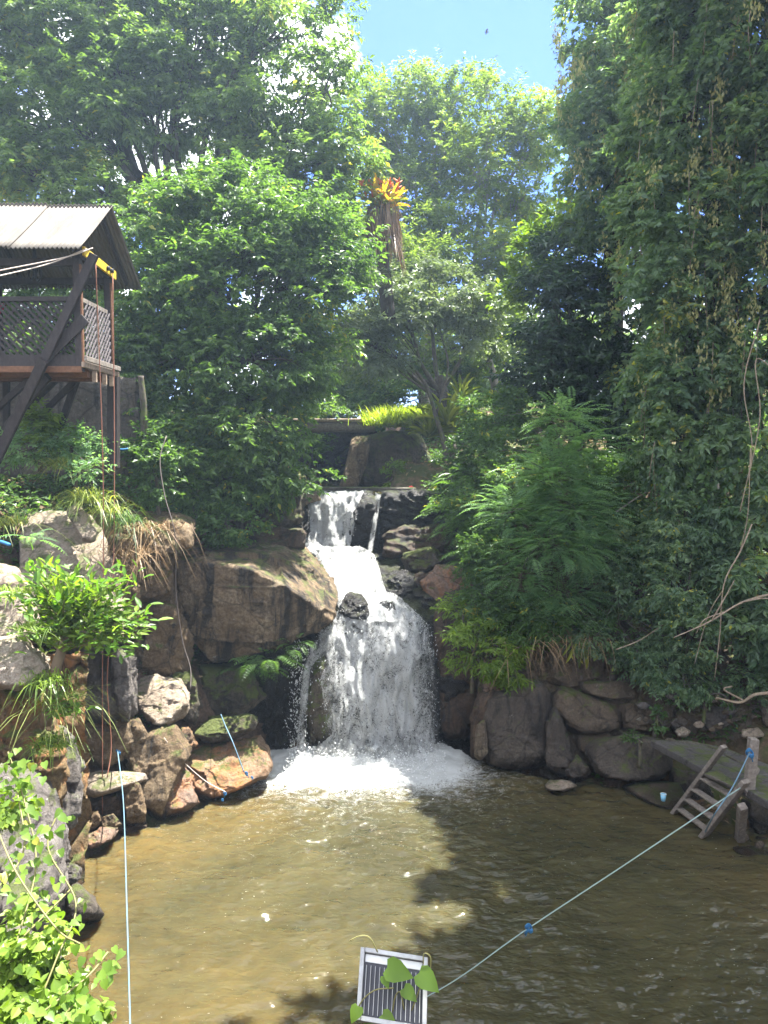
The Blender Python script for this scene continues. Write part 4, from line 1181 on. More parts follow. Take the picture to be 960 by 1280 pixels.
# tall trees wrapped in vines on the right
F_L = [(765, 30, 62, 70, 17.4, .8), (760, 130, 58, 60, 17.2, .8), (765, 220, 52, 50, 17.0, .8), (800, 300, 52, 46, 16.8, .8), (810, 80, 60, 80, 17.6, .8), (760, -50, 56, 50, 17.4, .8), (830, -70, 60, 60, 17.6, .8), (745, 175, 30, 120, 17.2, .8), (815, 190, 50, 90, 17.2, .8), (810, 380, 45, 60, 16.6, .8), (815, 480, 40, 50, 16.3, .8)]
G_L = [(880, 30, 80, 80, 14.6), (870, 150, 78, 70, 14.4), (865, 260, 72, 65, 14.2), (860, 370, 62, 60, 14), (865, 470, 62, 55, 13.9), (850, 560, 60, 50, 13.8), (890, -60, 90, 60, 14.8)]
H_L = [(965, 60, 60, 90, 13.6), (965, 200, 60, 80, 13.5), (965, 330, 60, 70, 13.4), (960, 440, 55, 60, 13.3), (955, 550, 55, 55, 13.2), (975, -80, 80, 90, 13.8), (1060, 100, 90, 140, 13.5), (1080, 350, 90, 140, 13)]
SH = [(2.9, 10.0), (1.75, 8.8), (1.05, 7.5), (.65, 6.2), (.5, 4.8), (2.4, 7.8), (2, 5.9), (2, 4), (4.4, 9.5), (4.4, 7.5), (4.2, 5.5), (.4, 3.2), (2.4, 2.1), (4.4, 3.5), (3.6, 11.2), (5.2, 11.2)]
tree('overhanging_tree', 'tall tree on the right bank whose crown shades the pool', [('w', x + SUN_DIR.x / SUN_DIR.z * 15.6, y + SUN_DIR.y / SUN_DIR.z * 15.6, 15.6, 1.6, 1.5, .8) for x, y in SH],
     60000, .30, .6, 'lf_b', (11.5, 9.5, 3.5), (9.8, 8.8, 12.5), .34, 'bark_dark', 26, clump=.6, flat=.4, droop=.2, fill=0, twig=.5, sub=6)
t1, fl = tree('vine_covered_tree', 'tall vine covered tree with pale hanging pods nearest the blue sky', F_L, 60000, .12, .55, 'lf_f', (5.4, 17.6, 5.2), at(790, -20, 17.8), .26, 'bark_dark', 21, clump=.38, flat=.7, droop=.4, up=0, fill=.35, twig=.32, sub=8)
t2, gl = tree('vine_covered_tree', 'broad vine draped tree in the middle of the right side', G_L, 74000, .12, .55, 'lf_f', (6.1, 14.8, 4.6), at(870, -60, 15), .28, 'bark_dark', 22, clump=.38, flat=.7, droop=.4, up=0, fill=.35, twig=.32, sub=8)
t3, hl = tree('vine_covered_tree', 'vine draped tree cut by the right edge of the picture', H_L, 66000, .13, .55, 'lf_f', (7.3, 13.9, 4.2), at(980, -60, 14), .26, 'bark_dark', 23, clump=.38, flat=.7, droop=.4, up=0, fill=.35, twig=.32, sub=8)

def strands(name, lobes, n, mat, parent, seed, Ls=.08, Wr=.6, ln=(.4, 1.6), step=.055, stem=True, front=True, kind='stuff'):
    """leafy strings hanging down the front of a crown"""
    r = np.random.default_rng(seed)
    Pp = []; mb = MB()
    for i in range(n):
        c, rad = lobes[r.integers(len(lobes))]
        th = r.uniform(-math.pi, 0) if front else r.uniform(-math.pi, math.pi)
        q = r.uniform(-.7, .9)
        s = math.sqrt(1 - q * q)
        p = c + rad * np.array([math.cos(th) * s, math.sin(th) * s, q]) * r.uniform(.9, 1.12)
        l = r.uniform(*ln); m = int(l / step)
        ph = r.uniform(0, 6); a = r.uniform(.02, .1)
        zz = np.arange(m) * step
        X = np.stack([p[0] + a * np.sin(zz * 2.2 + ph), p[1] + a * np.cos(zz * 1.7 + ph) - zz * .03, p[2] - zz], -1)
        Pp.append(X)
        if stem and i % 3 == 0:
            mb.tube(X[::6] if len(X) > 12 else X[[0, len(X) // 2, -1]], .008, 3)
    P = np.vstack(Pp); n = len(P)
    D = r.normal(0, 1, (n, 3)); D[:, 1] -= .4; D[:, 2] = -np.abs(D[:, 2]) * .6 - .35
    U = np.array([0, -.5, .7]) + r.normal(0, .4, (n, 3))
    Ln = Ls * r.uniform(.5, 1.3, n)
    fol(name, [leaf_mesh(P, D, U, Ln, Ln * Wr)], mat, parent, [np.clip(r.normal(.55, .22, n), 0, 1)], kind)
    if mb.V:
        o = mb.build('stems', M['dry_stem'], parent, True); o['kind'] = 'stuff'
strands('hanging_vines', fl, 100, 'lf_f', t1, 31)
strands('hanging_vines', gl, 120, 'lf_f', t2, 32)
strands('hanging_vines', hl[:5], 80, 'lf_f', t3, 33)
strands('big_leaved_vine', gl, 60, 'lf_i', t2, 34, Ls=.15, Wr=.7, step=.11)
strands('big_leaved_vine', hl[:5], 50, 'lf_i', t3, 35, Ls=.15, Wr=.7, step=.11)
def pods(lobes, n, parent, seed):
    r = np.random.default_rng(seed); P = []; 
    for i in range(n):
        c, rad = lobes[r.integers(len(lobes))]
        th = r.uniform(-math.pi, 0); q = r.uniform(-.6, .8); s = math.sqrt(1 - q * q)
        p = c + rad * np.array([math.cos(th) * s, math.sin(th) * s, q]) * 1.1
        m = r.integers(14, 36)
        P.append(p + r.normal(0, 1, (m, 3)) * np.array([.05, .05, .13]))
    P = np.vstack(P); n = len(P)
    D = np.array([0, 0, -1.0]) + r.normal(0, .35, (n, 3)); U = np.array([0, -1, 0.2]) + r.normal(0, .5, (n, 3))
    Ln = .09 * r.uniform(.6, 1.2, n)
    fol('seed_pods', [leaf_mesh(P, D, U, Ln, Ln * .45)], 'pod', parent, [r.random(n)])
pods(fl, 150, t1, 41); pods(gl[:5], 110, t2, 42); pods(hl[:4], 40, t3, 43)

# ---- fronds
def fronds(B, D, Ln, npair, pl, pw, droop, seed, jit=.08, arch=.25):
    """feather leaves: base, direction, length; npair leaflet pairs of length pl (share of Ln)"""
    r = np.random.default_rng(seed)
    n = len(B); D = unit(D)
    s = (np.arange(npair) + .8) / npair
    Z = np.array([0, 0, 1.0])
    S = unit(np.cross(D, Z + r.normal(0, .12, (n, 3)))); U = np.cross(S, D)
    h = arch * s - (arch + droop) * s ** 2
    X = B[:, None] + D[:, None] * (Ln[:, None] * s[None])[..., None] + np.array([0, 0, 1.0]) * (Ln[:, None] * h[None])[..., None]
    T = unit(D[:, None] + Z * ((arch - 2 * (arch + droop) * s)[None, :, None]))
    prof = np.sin(np.clip(s * .9 + .13, 0, 1) * math.pi) ** .6
    P, Dd, Uu, Lf = [], [], [], []
    for sg in (1, -1):
        dd = S[:, None] * sg + T * .38 + r.normal(0, jit, (n, npair, 3)); dd[..., 2] -= .12
        P.append(X.reshape(-1, 3)); Dd.append(dd.reshape(-1, 3)); Uu.append(np.broadcast_to(U[:, None], dd.shape).reshape(-1, 3))
        Lf.append((Ln[:, None] * pl * prof[None]).ravel())
    P, Dd, Uu, Lf = np.vstack(P), np.vstack(Dd), np.vstack(Uu), np.concatenate(Lf)
    return leaf_mesh(P, Dd, Uu, Lf, np.full(len(Lf), 1.0) * Lf * pw, fold=.1, droop=.1), np.repeat(np.clip(r.normal(.5, .2, n), 0, 1), npair), len(Lf)

def frond_set(name, label, lobes, nfr, Ln, npair, pl, pw, mat, parent_loc, seed, cat, droop=.35, group=None, stem=None, up=.15, kind=None):
    r = np.random.default_rng(seed); L_ = lobes_px(lobes)
    area = np.array([l[1][0] * l[1][2] for l in L_]); li = r.choice(len(L_), nfr, p=area / area.sum())
    C = np.array([l[0] for l in L_])[li]; Rr = np.array([l[1] for l in L_])[li]
    d = unit(r.normal(size=(nfr, 3)) + np.array([0, -.35, .2]))
    B = C + d * Rr * r.uniform(.25, 1, (nfr, 1))
    D = d + r.normal(0, .3, (nfr, 3)); D[:, 2] = D[:, 2] * .35 + up
    (v, f), rn, nl = fronds(B, D, Ln * r.uniform(.6, 1.25, nfr), npair, pl, pw, droop, seed)
    rn = np.concatenate([rn, rn])
    e = empty(name, parent_loc, label, cat, group)
    fol('fronds', [(v, f)], mat, e, [rn])
    if stem:
        limbs(e, parent_loc, stem, L_, B[:120], .05, 'bark', seed, sub=10, twigs=0, fr=.5)
    return e
frond_set('feathery_tree', 'feathery leaved small tree leaning out over the right bank',
          [(705, 525, 36, 18, 13.6), (720, 560, 50, 24, 13.4), (690, 600, 55, 30, 13.3), (720, 640, 50, 30, 13.2), (690, 680, 55, 30, 13.2), (640, 640, 40, 30, 13.6), (735, 690, 36, 26, 13.2), (650, 720, 40, 22, 13.4), (700, 745, 50, 20, 13.4)],
          1500, .50, 15, .17, .26, 'lf_g', (3.1, 14.2, 3.4), 51, 'tree', droop=.30, stem=at(700, 600, 13.9))
frond_set('fern', 'clump of green ferns growing under the giant boulder', [(340, 822, 36, 14, 13.3), (310, 835, 25, 12, 13.25), (368, 806, 20, 10, 13.4)],
          52, .42, 12, .26, .32, 'lf_i', at(335, 835, 13.6), 52, 'fern', droop=.5)
frond_set('fern', 'dark ferns beside the weir right of the upper fall', [(560, 640, 26, 20, 16.4), (585, 600, 26, 26, 16.6), (575, 665, 20, 16, 16)],
          110, .45, 12, .26, .32, 'lf_i', at(575, 650, 16.6), 53, 'fern', droop=.5)
frond_set('fern', 'bright fern frond beside the blue pipe at the left edge', [(40, 672, 14, 6, 8.9)], 7, .42, 14, .2, .3, 'lf_g', at(30, 680, 9), 54, 'fern', droop=.3)
frond_set('fern', 'ferns on the slope between the feathery tree and the tall brown slab', [(600, 700, 30, 30, 14.3), (590, 660, 26, 22, 14.9), (640, 760, 30, 20, 13.7)],
          220, .42, 12, .26, .32, 'lf_i', at(600, 715, 14.5), 55, 'fern', droop=.5)

# ---- shrubs
def shrub(name, label, lobes, nleaf, Ls, Wr, mat, seed, cat='shrub', group=None, bark='bark', r0=.03, **kw):
    L_ = lobes_px(lobes)
    c = L_[0][0]; lo = min((l[0][2] - l[1][2]) for l in L_)
    base = Vector((c[0], c[1] + .1, lo))
    e = empty(name, base, label, cat, group)
    lf, rnd, CC = crown(L_, nleaf, Ls, Wr, seed, **kw)
    fol('foliage', [lf], mat, e, [rnd])
    limbs(e, base, Vector(L_[0][0]), L_, CC, r0, bark, seed, name='stem', sub=12, twigs=1, fr=.6)
    return e
kw = dict(clump=.22, twig=.2, fill=.3, kper=9)
shrub('overhanging_shrub', 'bright yellow green shrub overhanging the tall brown slab beside the main fall', [(592, 785, 36, 22, 13.6), (615, 815, 42, 25, 13.4), (578, 768, 24, 14, 13.7), (640, 838, 20, 10, 13.3)], 5200, .115, .27, 'lf_h', 61, droop=.5, **kw)
shrub('slope_shrub', 'dark green shrub above the brown boulder right of the cascade', [(620, 690, 45, 40, 14.2), (600, 640, 40, 34, 14.8), (650, 600, 40, 35, 14.6)], 15000, .085, .42, 'lf_i', 62, **kw)
shrub('slope_shrub', 'low leafy shrub below the feathery tree above the square block', [(640, 775, 40, 24, 13.6), (680, 770, 40, 24, 13.6), (720, 765, 40, 26, 13.6), (610, 745, 36, 24, 13.9)], 12000, .08, .4, 'lf_i', 63, **kw)
shrub('slope_shrub', 'shrubs hanging over the reddish rock face on the right bank', [(770, 740, 45, 36, 13.5), (800, 790, 40, 32, 13.3), (770, 690, 45, 36, 13.7), (800, 820, 30, 24, 13.2), (740, 800, 24, 16, 13.3), (860, 850, 40, 18, 12.9), (930, 850, 36, 16, 12.8)], 19000, .08, .45, 'lf_f', 64, droop=.6, **kw)
shrub('slope_shrub', 'leafy undergrowth below the vine draped tree above the landing', [(860, 650, 60, 40, 13.4), (850, 720, 60, 45, 13.2), (860, 790, 55, 36, 13.0), (900, 700, 40, 40, 13.2), (840, 830, 34, 18, 13.0)], 26000, .085, .48, 'lf_f', 65, droop=.6, **kw)
shrub('slope_shrub', 'large leaved undergrowth at the right edge above the bare root', [(945, 640, 45, 45, 12.9), (950, 720, 45, 40, 12.7), (930, 780, 34, 30, 12.7), (985, 770, 45, 45, 12.5)], 9000, .15, .42, 'lf_f', 66, droop=.6, **kw)
shrub('slope_shrub', 'dark mixed undergrowth behind the feathery tree', [(770, 620, 50, 50, 14.6), (720, 620, 50, 55, 14.8), (650, 560, 40, 30, 15.8), (640, 520, 40, 30, 17), (790, 680, 50, 40, 14.2)], 24000, .095, .45, 'lf_i', 67, **kw)
shrub('slope_shrub', 'small bright shrub by the red cloth on the weir', [(492, 594, 22, 12, 19.6), (470, 606, 14, 5, 19.2)], 700, .13, .42, 'lf_h', 68, **kw)
shrub('slope_shrub', 'dark leafy shrub between the upper stream and the feathery tree', [(560, 600, 34, 30, 17.6), (600, 570, 34, 34, 17.6), (545, 635, 24, 16, 17), (620, 520, 36, 36, 18.5)], 12000, .10, .42, 'lf_i', 69, **kw)
shrub('ivy', 'dark ivy hanging over the round mossy boulder left of the upper fall', [(300, 615, 45, 22, 15), (250, 640, 45, 22, 14.3), (280, 655, 45, 16, 14.1), (345, 612, 22, 20, 15.1)], 9000, .075, .6, 'lf_i', 70, cat='ivy', **kw)
shrub('ivy', 'low bright ivy at the back edge of the giant boulder', [(225, 668, 22, 10, 14.1), (262, 672, 25, 8, 14.4), (290, 668, 16, 8, 14.6)], 1500, .07, .55, 'lf_i', 71, cat='ivy', **kw)
shrub('slope_shrub', 'leafy plants on the slope right of the hanging ropes', [(195, 590, 26, 28, 13.2), (205, 560, 30, 30, 13.4), (180, 560, 22, 20, 13.4)], 6500, .085, .55, 'lf_i', 72, **kw)
shrub('slope_shrub', 'mixed green plants on the slope under the hut', [(90, 560, 30, 16, 12.2), (110, 585, 26, 20, 11.6), (30, 560, 30, 18, 11.9)], 4500, .075, .45, 'lf_g', 73, **kw)
shrub('slope_shrub', 'bright pointed leaved plant at the foot of the hut posts', [(45, 535, 20, 16, 12.0), (70, 548, 14, 10, 12)], 900, .14, .35, 'lf_h', 74, **kw)
shrub('creeper', 'small green creeper on the bank rock above the big rounded boulder', [(822, 895, 8, 14, 12.6), (828, 905, 6, 8, 12.6)], 240, .06, .6, 'lf_i', 75, cat='creeper', clump=.08, twig=.08, fill=.3, kper=5)
shrub('creeper', 'tiny green plant where the landing slab meets the rounded boulder', [(803, 928, 8, 5, 12.0), (790, 922, 10, 3, 12.2)], 180, .05, .6, 'lf_i', 76, cat='creeper', clump=.08, twig=.08, fill=.3, kper=5)
shrub('creeper', 'small green plant by the bare root on the right bank', [(884, 868, 8, 6, 12.7), (914, 878, 6, 4, 12.6)], 150, .06, .5, 'lf_i', 77, cat='creeper', clump=.08, twig=.08, fill=.3, kper=5)
shrub('understorey', 'dark bushes in the shade beyond the bridge', [(400, 575, 60, 34, 25), (400, 600, 40, 24, 24.5), (480, 470, 60, 30, 25), (500, 508, 40, 24, 23.4), (470, 500, 36, 22, 23.8), (420, 500, 60, 36, 25.5), (350, 500, 60, 60, 21), (560, 500, 45, 40, 23.5), (340, 570, 40, 40, 21)], 32000, .13, .45, 'lf_b', 78, cat='shrub', clump=.4, twig=.35, fill=.3)

# the far wood that reads as one mass
def far_wood():
    r = np.random.default_rng(9)
    parts = []; rn = []
    lob = []
    for k in range(90):
        x = r.uniform(-34, 36); y = r.uniform(30, 46); h = r.uniform(4.5, 8.5)
        z0 = 7.0
        if 2 < x < 16: h *= .6
        lob.append((np.array([x, y, z0 + h * .5]), np.array([2.6, 2.2, h * .62])))
    lf, q, CC = crown(lob, 45000, .42, .5, 91, clump=.9, twig=.6, fill=.5)
    fol('distant_wood', [lf], 'lf_a', None, [q])
far_wood()
bpy.data.objects['distant_wood']['label'] = 'distant mass of forest behind the trees'

# the shade under the trees: leafy slope cover
def ground_cover():
    r = np.random.default_rng(19)
    n = 420000
    x = r.uniform(-11, 13, n); y = r.uniform(8.5, 27, n)
    d = shore_dist(x, y)
    dens = vnoise(np.stack([x * .8, y * .8, x * 0], -1), 3)
    k = (d > .9) & (dens > -.35 + .9 * (d < 1.6)) & ~((np.abs(x - stream(y)) < 1.9) & (y < 27)) & (r.random(n) < np.where(y > 19, .4, 1)) & ~((x > 3.6) & (y < 12.9) & (d < 2.4)) & ~((x < -3.6) & (y < 11.2) & (r.random(n) < .8))
    x, y = x[k][:80000], y[k][:80000]; z = ground(x, y)
    n = len(x)
    P = np.stack([x, y, z + r.uniform(-.02, .22, n)], -1)
    D = r.normal(0, 1, (n, 3)); D[:, 2] = np.abs(D[:, 2]) * .5
    D[:, 1] -= .5
    U = np.array([0, -.4, 1]) + r.normal(0, .35, (n, 3))
    Ln = r.uniform(.06, .15, n)
    o = fol('ground_cover', [leaf_mesh(P, D, U, Ln, Ln * .5)], 'lf_i', None, [r.random(n)])
    o['label'] = 'low leafy ground cover on the banks'
    m = 26000
    x = r.uniform(-11, 13, m); y = r.uniform(8.5, 24, m); d = shore_dist(x, y); k = (d > .5) & ~((np.abs(x - stream(y)) < 1.3) & (y > 14)); x, y = x[k], y[k]
    z = ground(x, y); m = len(x)
    P = np.stack([x, y, z + .015], -1); D = r.normal(0, 1, (m, 3)); D[:, 2] *= .3
    U = np.array([0, 0, 1]) + r.normal(0, .5, (m, 3)); Ln = r.uniform(.05, .13, m)
    o = fol('leaf_litter', [leaf_mesh(P, D, U, Ln, Ln * .5)], 'straw', None, [r.random(m)])
    o['label'] = 'dry fallen leaves on the banks'
ground_cover()

# ---- grass tufts
def blades(P, D, Ln, W, droop, seed, seg=5):
    """arching blades -> V, F tri"""
    r = np.random.default_rng(seed); n = len(P)
    s = np.linspace(0, 1, seg)
    D = unit(D); Hd = D * np.array([1, 1, 0]); 
    S = unit(np.cross(D, np.array([0, 0, 1.0]) + r.normal(0, .1, (n, 3))))
    C = P[:, None] + D[:, None] * (Ln[:, None] * s)[..., None]
    C[..., 2] -= (Ln * droop)[:, None] * s ** 2.2
    C += Hd[:, None] * ((Ln * droop * .4)[:, None] * s ** 2)[..., None]
    w = W[:, None] * (1 - s ** 2.0) * .5 + .0006
    Vl = C + S[:, None] * w[..., None]; Vr = C - S[:, None] * w[..., None]
    V = np.stack([Vl, Vr], 2).reshape(n, -1, 3)
    F = []
    for i in range(seg - 1):
        a, b, c, d = 2 * i, 2 * i + 1, 2 * i + 3, 2 * i + 2
        F += [(a, b, c), (a, c, d)]
    F = np.array(F)[None] + (2 * seg) * np.arange(n)[:, None, None]
    return V.reshape(-1, 3), F.reshape(-1, 3)

def tuft(label, px, py, Y, n, ln, mat='grass', spread=.12, droop=.55, w=.012, up=1.0, seed=0, name='grass_tuft', group=None, cat='grass', bias=(0, -.2, 0)):
    r = np.random.default_rng(seed)
    c = np.array(at(px, py, Y))
    P = c + r.normal(0, 1, (n, 3)) * np.array([spread, spread, .02])
    D = r.normal(0, .55, (n, 3)) + np.array(bias); D[:, 2] = up * r.uniform(.5, 1.2, n)
    Ln = ln * r.uniform(.5, 1.2, n)
    e = empty(name, c, label, cat, group)
    v, f = blades(P, D, Ln, np.full(n, w), droop, seed)
    fol('blades', [(v, f)], mat, e, [np.repeat(r.random(n), 1)])
    return e
tuft('pale arching grass tuft beside the hanging ropes near the top of the sunlit rock', 108, 626, 11.5, 170, .75, seed=1, droop=.9)
tuft('grass tuft under the hut braces with light blades', 85, 585, 11.8, 140, .6, seed=2, droop=.8)
tuft('dark drooping grass tuft right of the ropes above the narrow slab', 152, 652, 11.8, 130, .65, 'lf_i', seed=3, droop=1.1)
tuft('small grass tuft between the ropes on top of the narrow slab', 135, 640, 11.6, 110, .5, seed=4, droop=.9)
tuft('grass tuft at the left edge above the blue pipe', 12, 655, 10.6, 110, .5, seed=5, droop=.9)
tuft('mossy grass tuft at the left edge beside the leafy shrub', 14, 745, 8.2, 130, .35, 'lf_h', seed=6, droop=.8)
tuft('second mossy grass tuft on the ledge left of the leafy shrub', 45, 785, 7.9, 110, .28, 'lf_h', seed=7, droop=.8)
tuft('long dry arching grass growing out under the leafy shrub', 66, 880, 8.0, 70, .75, seed=8, droop=1.0, bias=(.5, -.2, 0), w=.009)
tuft('green grass on the cliff below the leafy shrub', 66, 930, 7.9, 220, .28, 'lf_h', seed=9, spread=.1, droop=.9)
tuft('dry brown grass hanging over the bank right of the narrow slab', 185, 660, 12.3, 130, .7, 'straw', seed=10, droop=1.6, spread=.22)
tuft('dry brown grass below the ivy at the top of the fractured slabs', 165, 690, 11.9, 90, .55, 'straw', seed=11, droop=1.6, spread=.2)
tuft('patch of sunlit yellow green grass on top of the bridge abutment', 495, 532, 20.9, 1800, .75, 'lf_sun', seed=12, spread=.36, droop=.3, w=.02)
tuft('right end of the sunlit grass on the bridge abutment', 515, 530, 20.7, 1100, .7, 'lf_sun', seed=13, spread=.2, droop=.3, w=.02)
tuft('drooping dry grass below the yellow green shrub', 650, 800, 13.7, 130, .6, 'straw', seed=14, droop=1.6, spread=.3)
tuft('dry stems hanging over the reddish rock face', 700, 792, 13.6, 120, .6, 'straw', seed=15, droop=1.6, spread=.4)
tuft('grass fringe hanging from the streaked cliff column', 60, 850, 7.8, 120, .3, 'lf_h', seed=16, droop=1.3, spread=.1)

# ---- single leaves that can be told apart
def leaf_data(name, kind, mat):
    if kind == 'heart':
        prof = [(0, .0, 0), (.24, -.08, .03), (.40, .10, .06), (.37, .38, .05), (.20, .70, .02), (0, 1.0, -.10)]
    elif kind == 'lance':
        prof = [(0, 0, 0), (.10, .12, .02), (.19, .35, .03), (.17, .62, .015), (.08, .86, -.05), (0, 1, -.12)]
    else:   # strap
        prof = [(0, 0, 0), (.05, .1, .01), (.06, .4, .02), (.055, .7, -.03), (.03, .9, -.12), (0, 1, -.22)]
    V = []; F = []
    for x, y, z in prof: V.append((0, y if kind != 'heart' else max(y, 0), z - .03 * (x > 0) - (.03 if 0 < y < 1 else 0)))
    nl = len(prof)
    for x, y, z in prof[1:-1]: V.append((x, y, z))
    for x, y, z in prof[1:-1]: V.append((-x, y, z))
    for s in (0, 1):
        o = nl + s * (nl - 2)
        F.append((0, 1, o) if not s else (0, o, 1))
        for i in range(nl - 3):
            q = (i + 1, i + 2, o + i + 1, o + i)
            F.append(q if not s else q[::-1])
        q = (nl - 2, nl - 1, o + nl - 3)
        F.append(q if not s else q[::-1])
    me = bpy.data.meshes.new(name); me.from_pydata(V, [], F); me.update()
    for p in me.polygons: p.use_smooth = True
    me.materials.append(M[mat]); return me
HEART = leaf_data('leaf', 'heart', 'lf_near')
LANCE = leaf_data('leaf', 'lance', 'lf_near2')
def place_leaf(me, parent, p, d, u, s, name='leaf'):
    o = bpy.data.objects.new(name, me); COL.objects.link(o); o.parent = parent
    d = Vector(d).normalized(); u = Vector(u)
    x = d.cross(u).normalized(); z = x.cross(d)
    Mx = Matrix((x, d, z)).transposed().to_4x4() @ Matrix.Diagonal((s, s, s, 1))
    Mx.translation = Vector(p)
    o.matrix_basis = wmat(parent).inverted() @ Mx
    return o

def near_vine():
    r = random.Random(8)
    e = empty('vine', at(20, 1250, 4.6), 'bright green heart leaved vine climbing over the lichen boulder at the lower left', 'vine')
    stems = [[(-10, 1290, 4.2), (20, 1180, 4.5), (45, 1080, 4.9), (30, 1000, 5.2), (10, 940, 5.4)],
             [(30, 1300, 4.1), (70, 1200, 4.4), (95, 1130, 4.7), (60, 1060, 4.9), (75, 1010, 5.1)],
             [(-10, 1120, 4.6), (30, 1060, 4.9), (20, 970, 5.3), (45, 955, 5.3)],
             [(10, 1300, 4.0), (60, 1260, 4.1), (110, 1220, 4.3), (135, 1190, 4.45)],
             [(60, 1300, 4.0), (95, 1255, 4.15), (125, 1275, 4.1)], [(0, 1200, 4.4), (50, 1150, 4.6), (90, 1110, 4.8)],
             [(-10, 1020, 5.0), (20, 1090, 4.7), (70, 1160, 4.5), (100, 1180, 4.4)]]
    k = 0
    for st in stems:
        cv = curve([at(*q) for q in st], 30)
        MB().tube(cv, .006, 5).build('stem', M['stem_green'], e, True)
        for i in range(len(cv) * 2):
            if k > 285: break
            p = cv[i // 2] + Vector((r.uniform(-.10, .10), r.uniform(-.12, .06), r.uniform(-.08, .08)))
            if (i % 2) and r.random() < .1: continue
            d = Vector((r.uniform(-.8, 1), r.uniform(-.7, .1), r.uniform(-.9, .15)))
            u = Vector((r.uniform(-.4, .4), r.uniform(-.9, -.1), 1))
            place_leaf(HEART, e, p, d, u, r.uniform(.04, .08)); k += 1
    # fill towards the corner
    while k < 290:
        px = r.uniform(-5, 75); py = r.uniform(1130, 1290)
        d = Vector((r.uniform(-.8, 1), r.uniform(-.7, .1), r.uniform(-.9, .15)))
        place_leaf(HEART, e, at(px, py, 4.5 - (py - 1000) * .0015 + r.uniform(-.1, .15)), d, (r.uniform(-.4, .4), -.5, 1), r.uniform(.04, .08)); k += 1
def vine_mass():
    e = [o for o in bpy.data.objects if o.name == 'vine'][0]
    L_ = lobes_px([(5, 1000, 16, 30, 5.5), (10, 1060, 20, 26, 5.1), (5, 1120, 26, 24, 4.9), (45, 1170, 36, 30, 4.7), (15, 1220, 40, 36, 4.5), (60, 1240, 40, 30, 4.4), (95, 1270, 36, 26, 4.3), (30, 1285, 60, 30, 4.2)])
    lf, rnd, CC = crown(L_, 2600, .062, .82, 181, clump=.12, twig=.12, fill=.3, kper=6, droop=.5, rich=True)
    fol('foliage', [lf], 'lf_h', e, [rnd])
M['stem_green'] = plain_mat('green_stem', (.16, .15, .05), .6)
M['stem_brown'] = plain_mat('brown_stem', (.16, .115, .07), .7)
near_vine()
vine_mass()

def near_shrub():
    r = random.Random(3)
    base = at(58, 905, 8.2)
    e = empty('leafy_shrub', base, 'bright green leafy shrub with bare curved trunk growing from the left cliff before the ropes', 'shrub')
    tr = curve([base, at(64, 860, 8.15), at(76, 815, 8.2), at(88, 780, 8.3)], 16)
    MB().tube(tr, np.linspace(.065, .04, len(tr)), 8, 3, .2).build('trunk', M['stem_brown'], e, True)
    tips = [(40, 715), (62, 708), (88, 716), (110, 735), (30, 755), (55, 750), (80, 750), (105, 760), (135, 735), (165, 722), (150, 752), (182, 765), (170, 775), (130, 770), (160, 795), (140, 810), (110, 800),
            (85, 790), (60, 790), (35, 790), (140, 725), (50, 730), (95, 735), (120, 790), (70, 770), (120, 750), (176, 795)]
    k = 0; P = []; D = []
    for (px, py) in tips:
        Y = 8.3 + r.uniform(-.45, .35)
        tip = at(px, py, Y); st = tr[r.randrange(10, len(tr))]
        cv = curve([st, st.lerp(tip, .5) + Vector((0, 0, .06)), tip], 10)
        MB().tube(cv, np.linspace(.014, .005, len(cv)), 4).build('branch', M['stem_green'], e, True)
        for i in range(56):
            s = .35 + .65 * (i / 56)
            q = cv[min(len(cv) - 1, int(s * len(cv)))] + Vector([r.gauss(0, .075) for _ in range(3)])
            d = (tip - st).normalized() * .6 + Vector((r.uniform(-1, 1), r.uniform(-1, .5), r.uniform(-.3, .8)))
            if k < 290 and i > 44:
                place_leaf(LANCE, e, q, d, (r.uniform(-.3, .3), -.35, 1), r.uniform(.10, .17)); k += 1
            else:
                P.append(tuple(q)); D.append(tuple(d))
    n = len(P); rr = np.random.default_rng(2); Ln = rr.uniform(.09, .15, n)
    fol('foliage', [leaf_mesh(np.array(P), np.array(D), np.array([0, -.3, 1]) + rr.normal(0, .3, (n, 3)), Ln, Ln * .38, rich=True)], 'lf_h', e, [rr.random(n)])
    # low sprig
    b2 = at(62, 900, 8.0)
    e2 = empty('leafy_sprig', b2, 'small leafy sprig growing from the cliff below the trunk of the leafy shrub', 'plant')
    for (px, py) in [(78, 862), (98, 868), (112, 868), (126, 882), (92, 885), (108, 893), (80, 880)]:
        tip = at(px, py, 7.9 + r.uniform(-.1, .1)); cv = curve([b2, b2.lerp(tip, .5) + Vector((0, 0, .07)), tip], 8)
        MB().tube(cv, .005, 4).build('stem', M['stem_green'], e2, True)
        for i in range(9):
            place_leaf(LANCE, e2, cv[2 + i % 6] + Vector([r.gauss(0, .03) for _ in range(3)]), (r.uniform(-.4, 1), r.uniform(-.8, .2), r.uniform(-.3, .4)), (0, -.4, 1), r.uniform(.09, .15))
near_shrub()

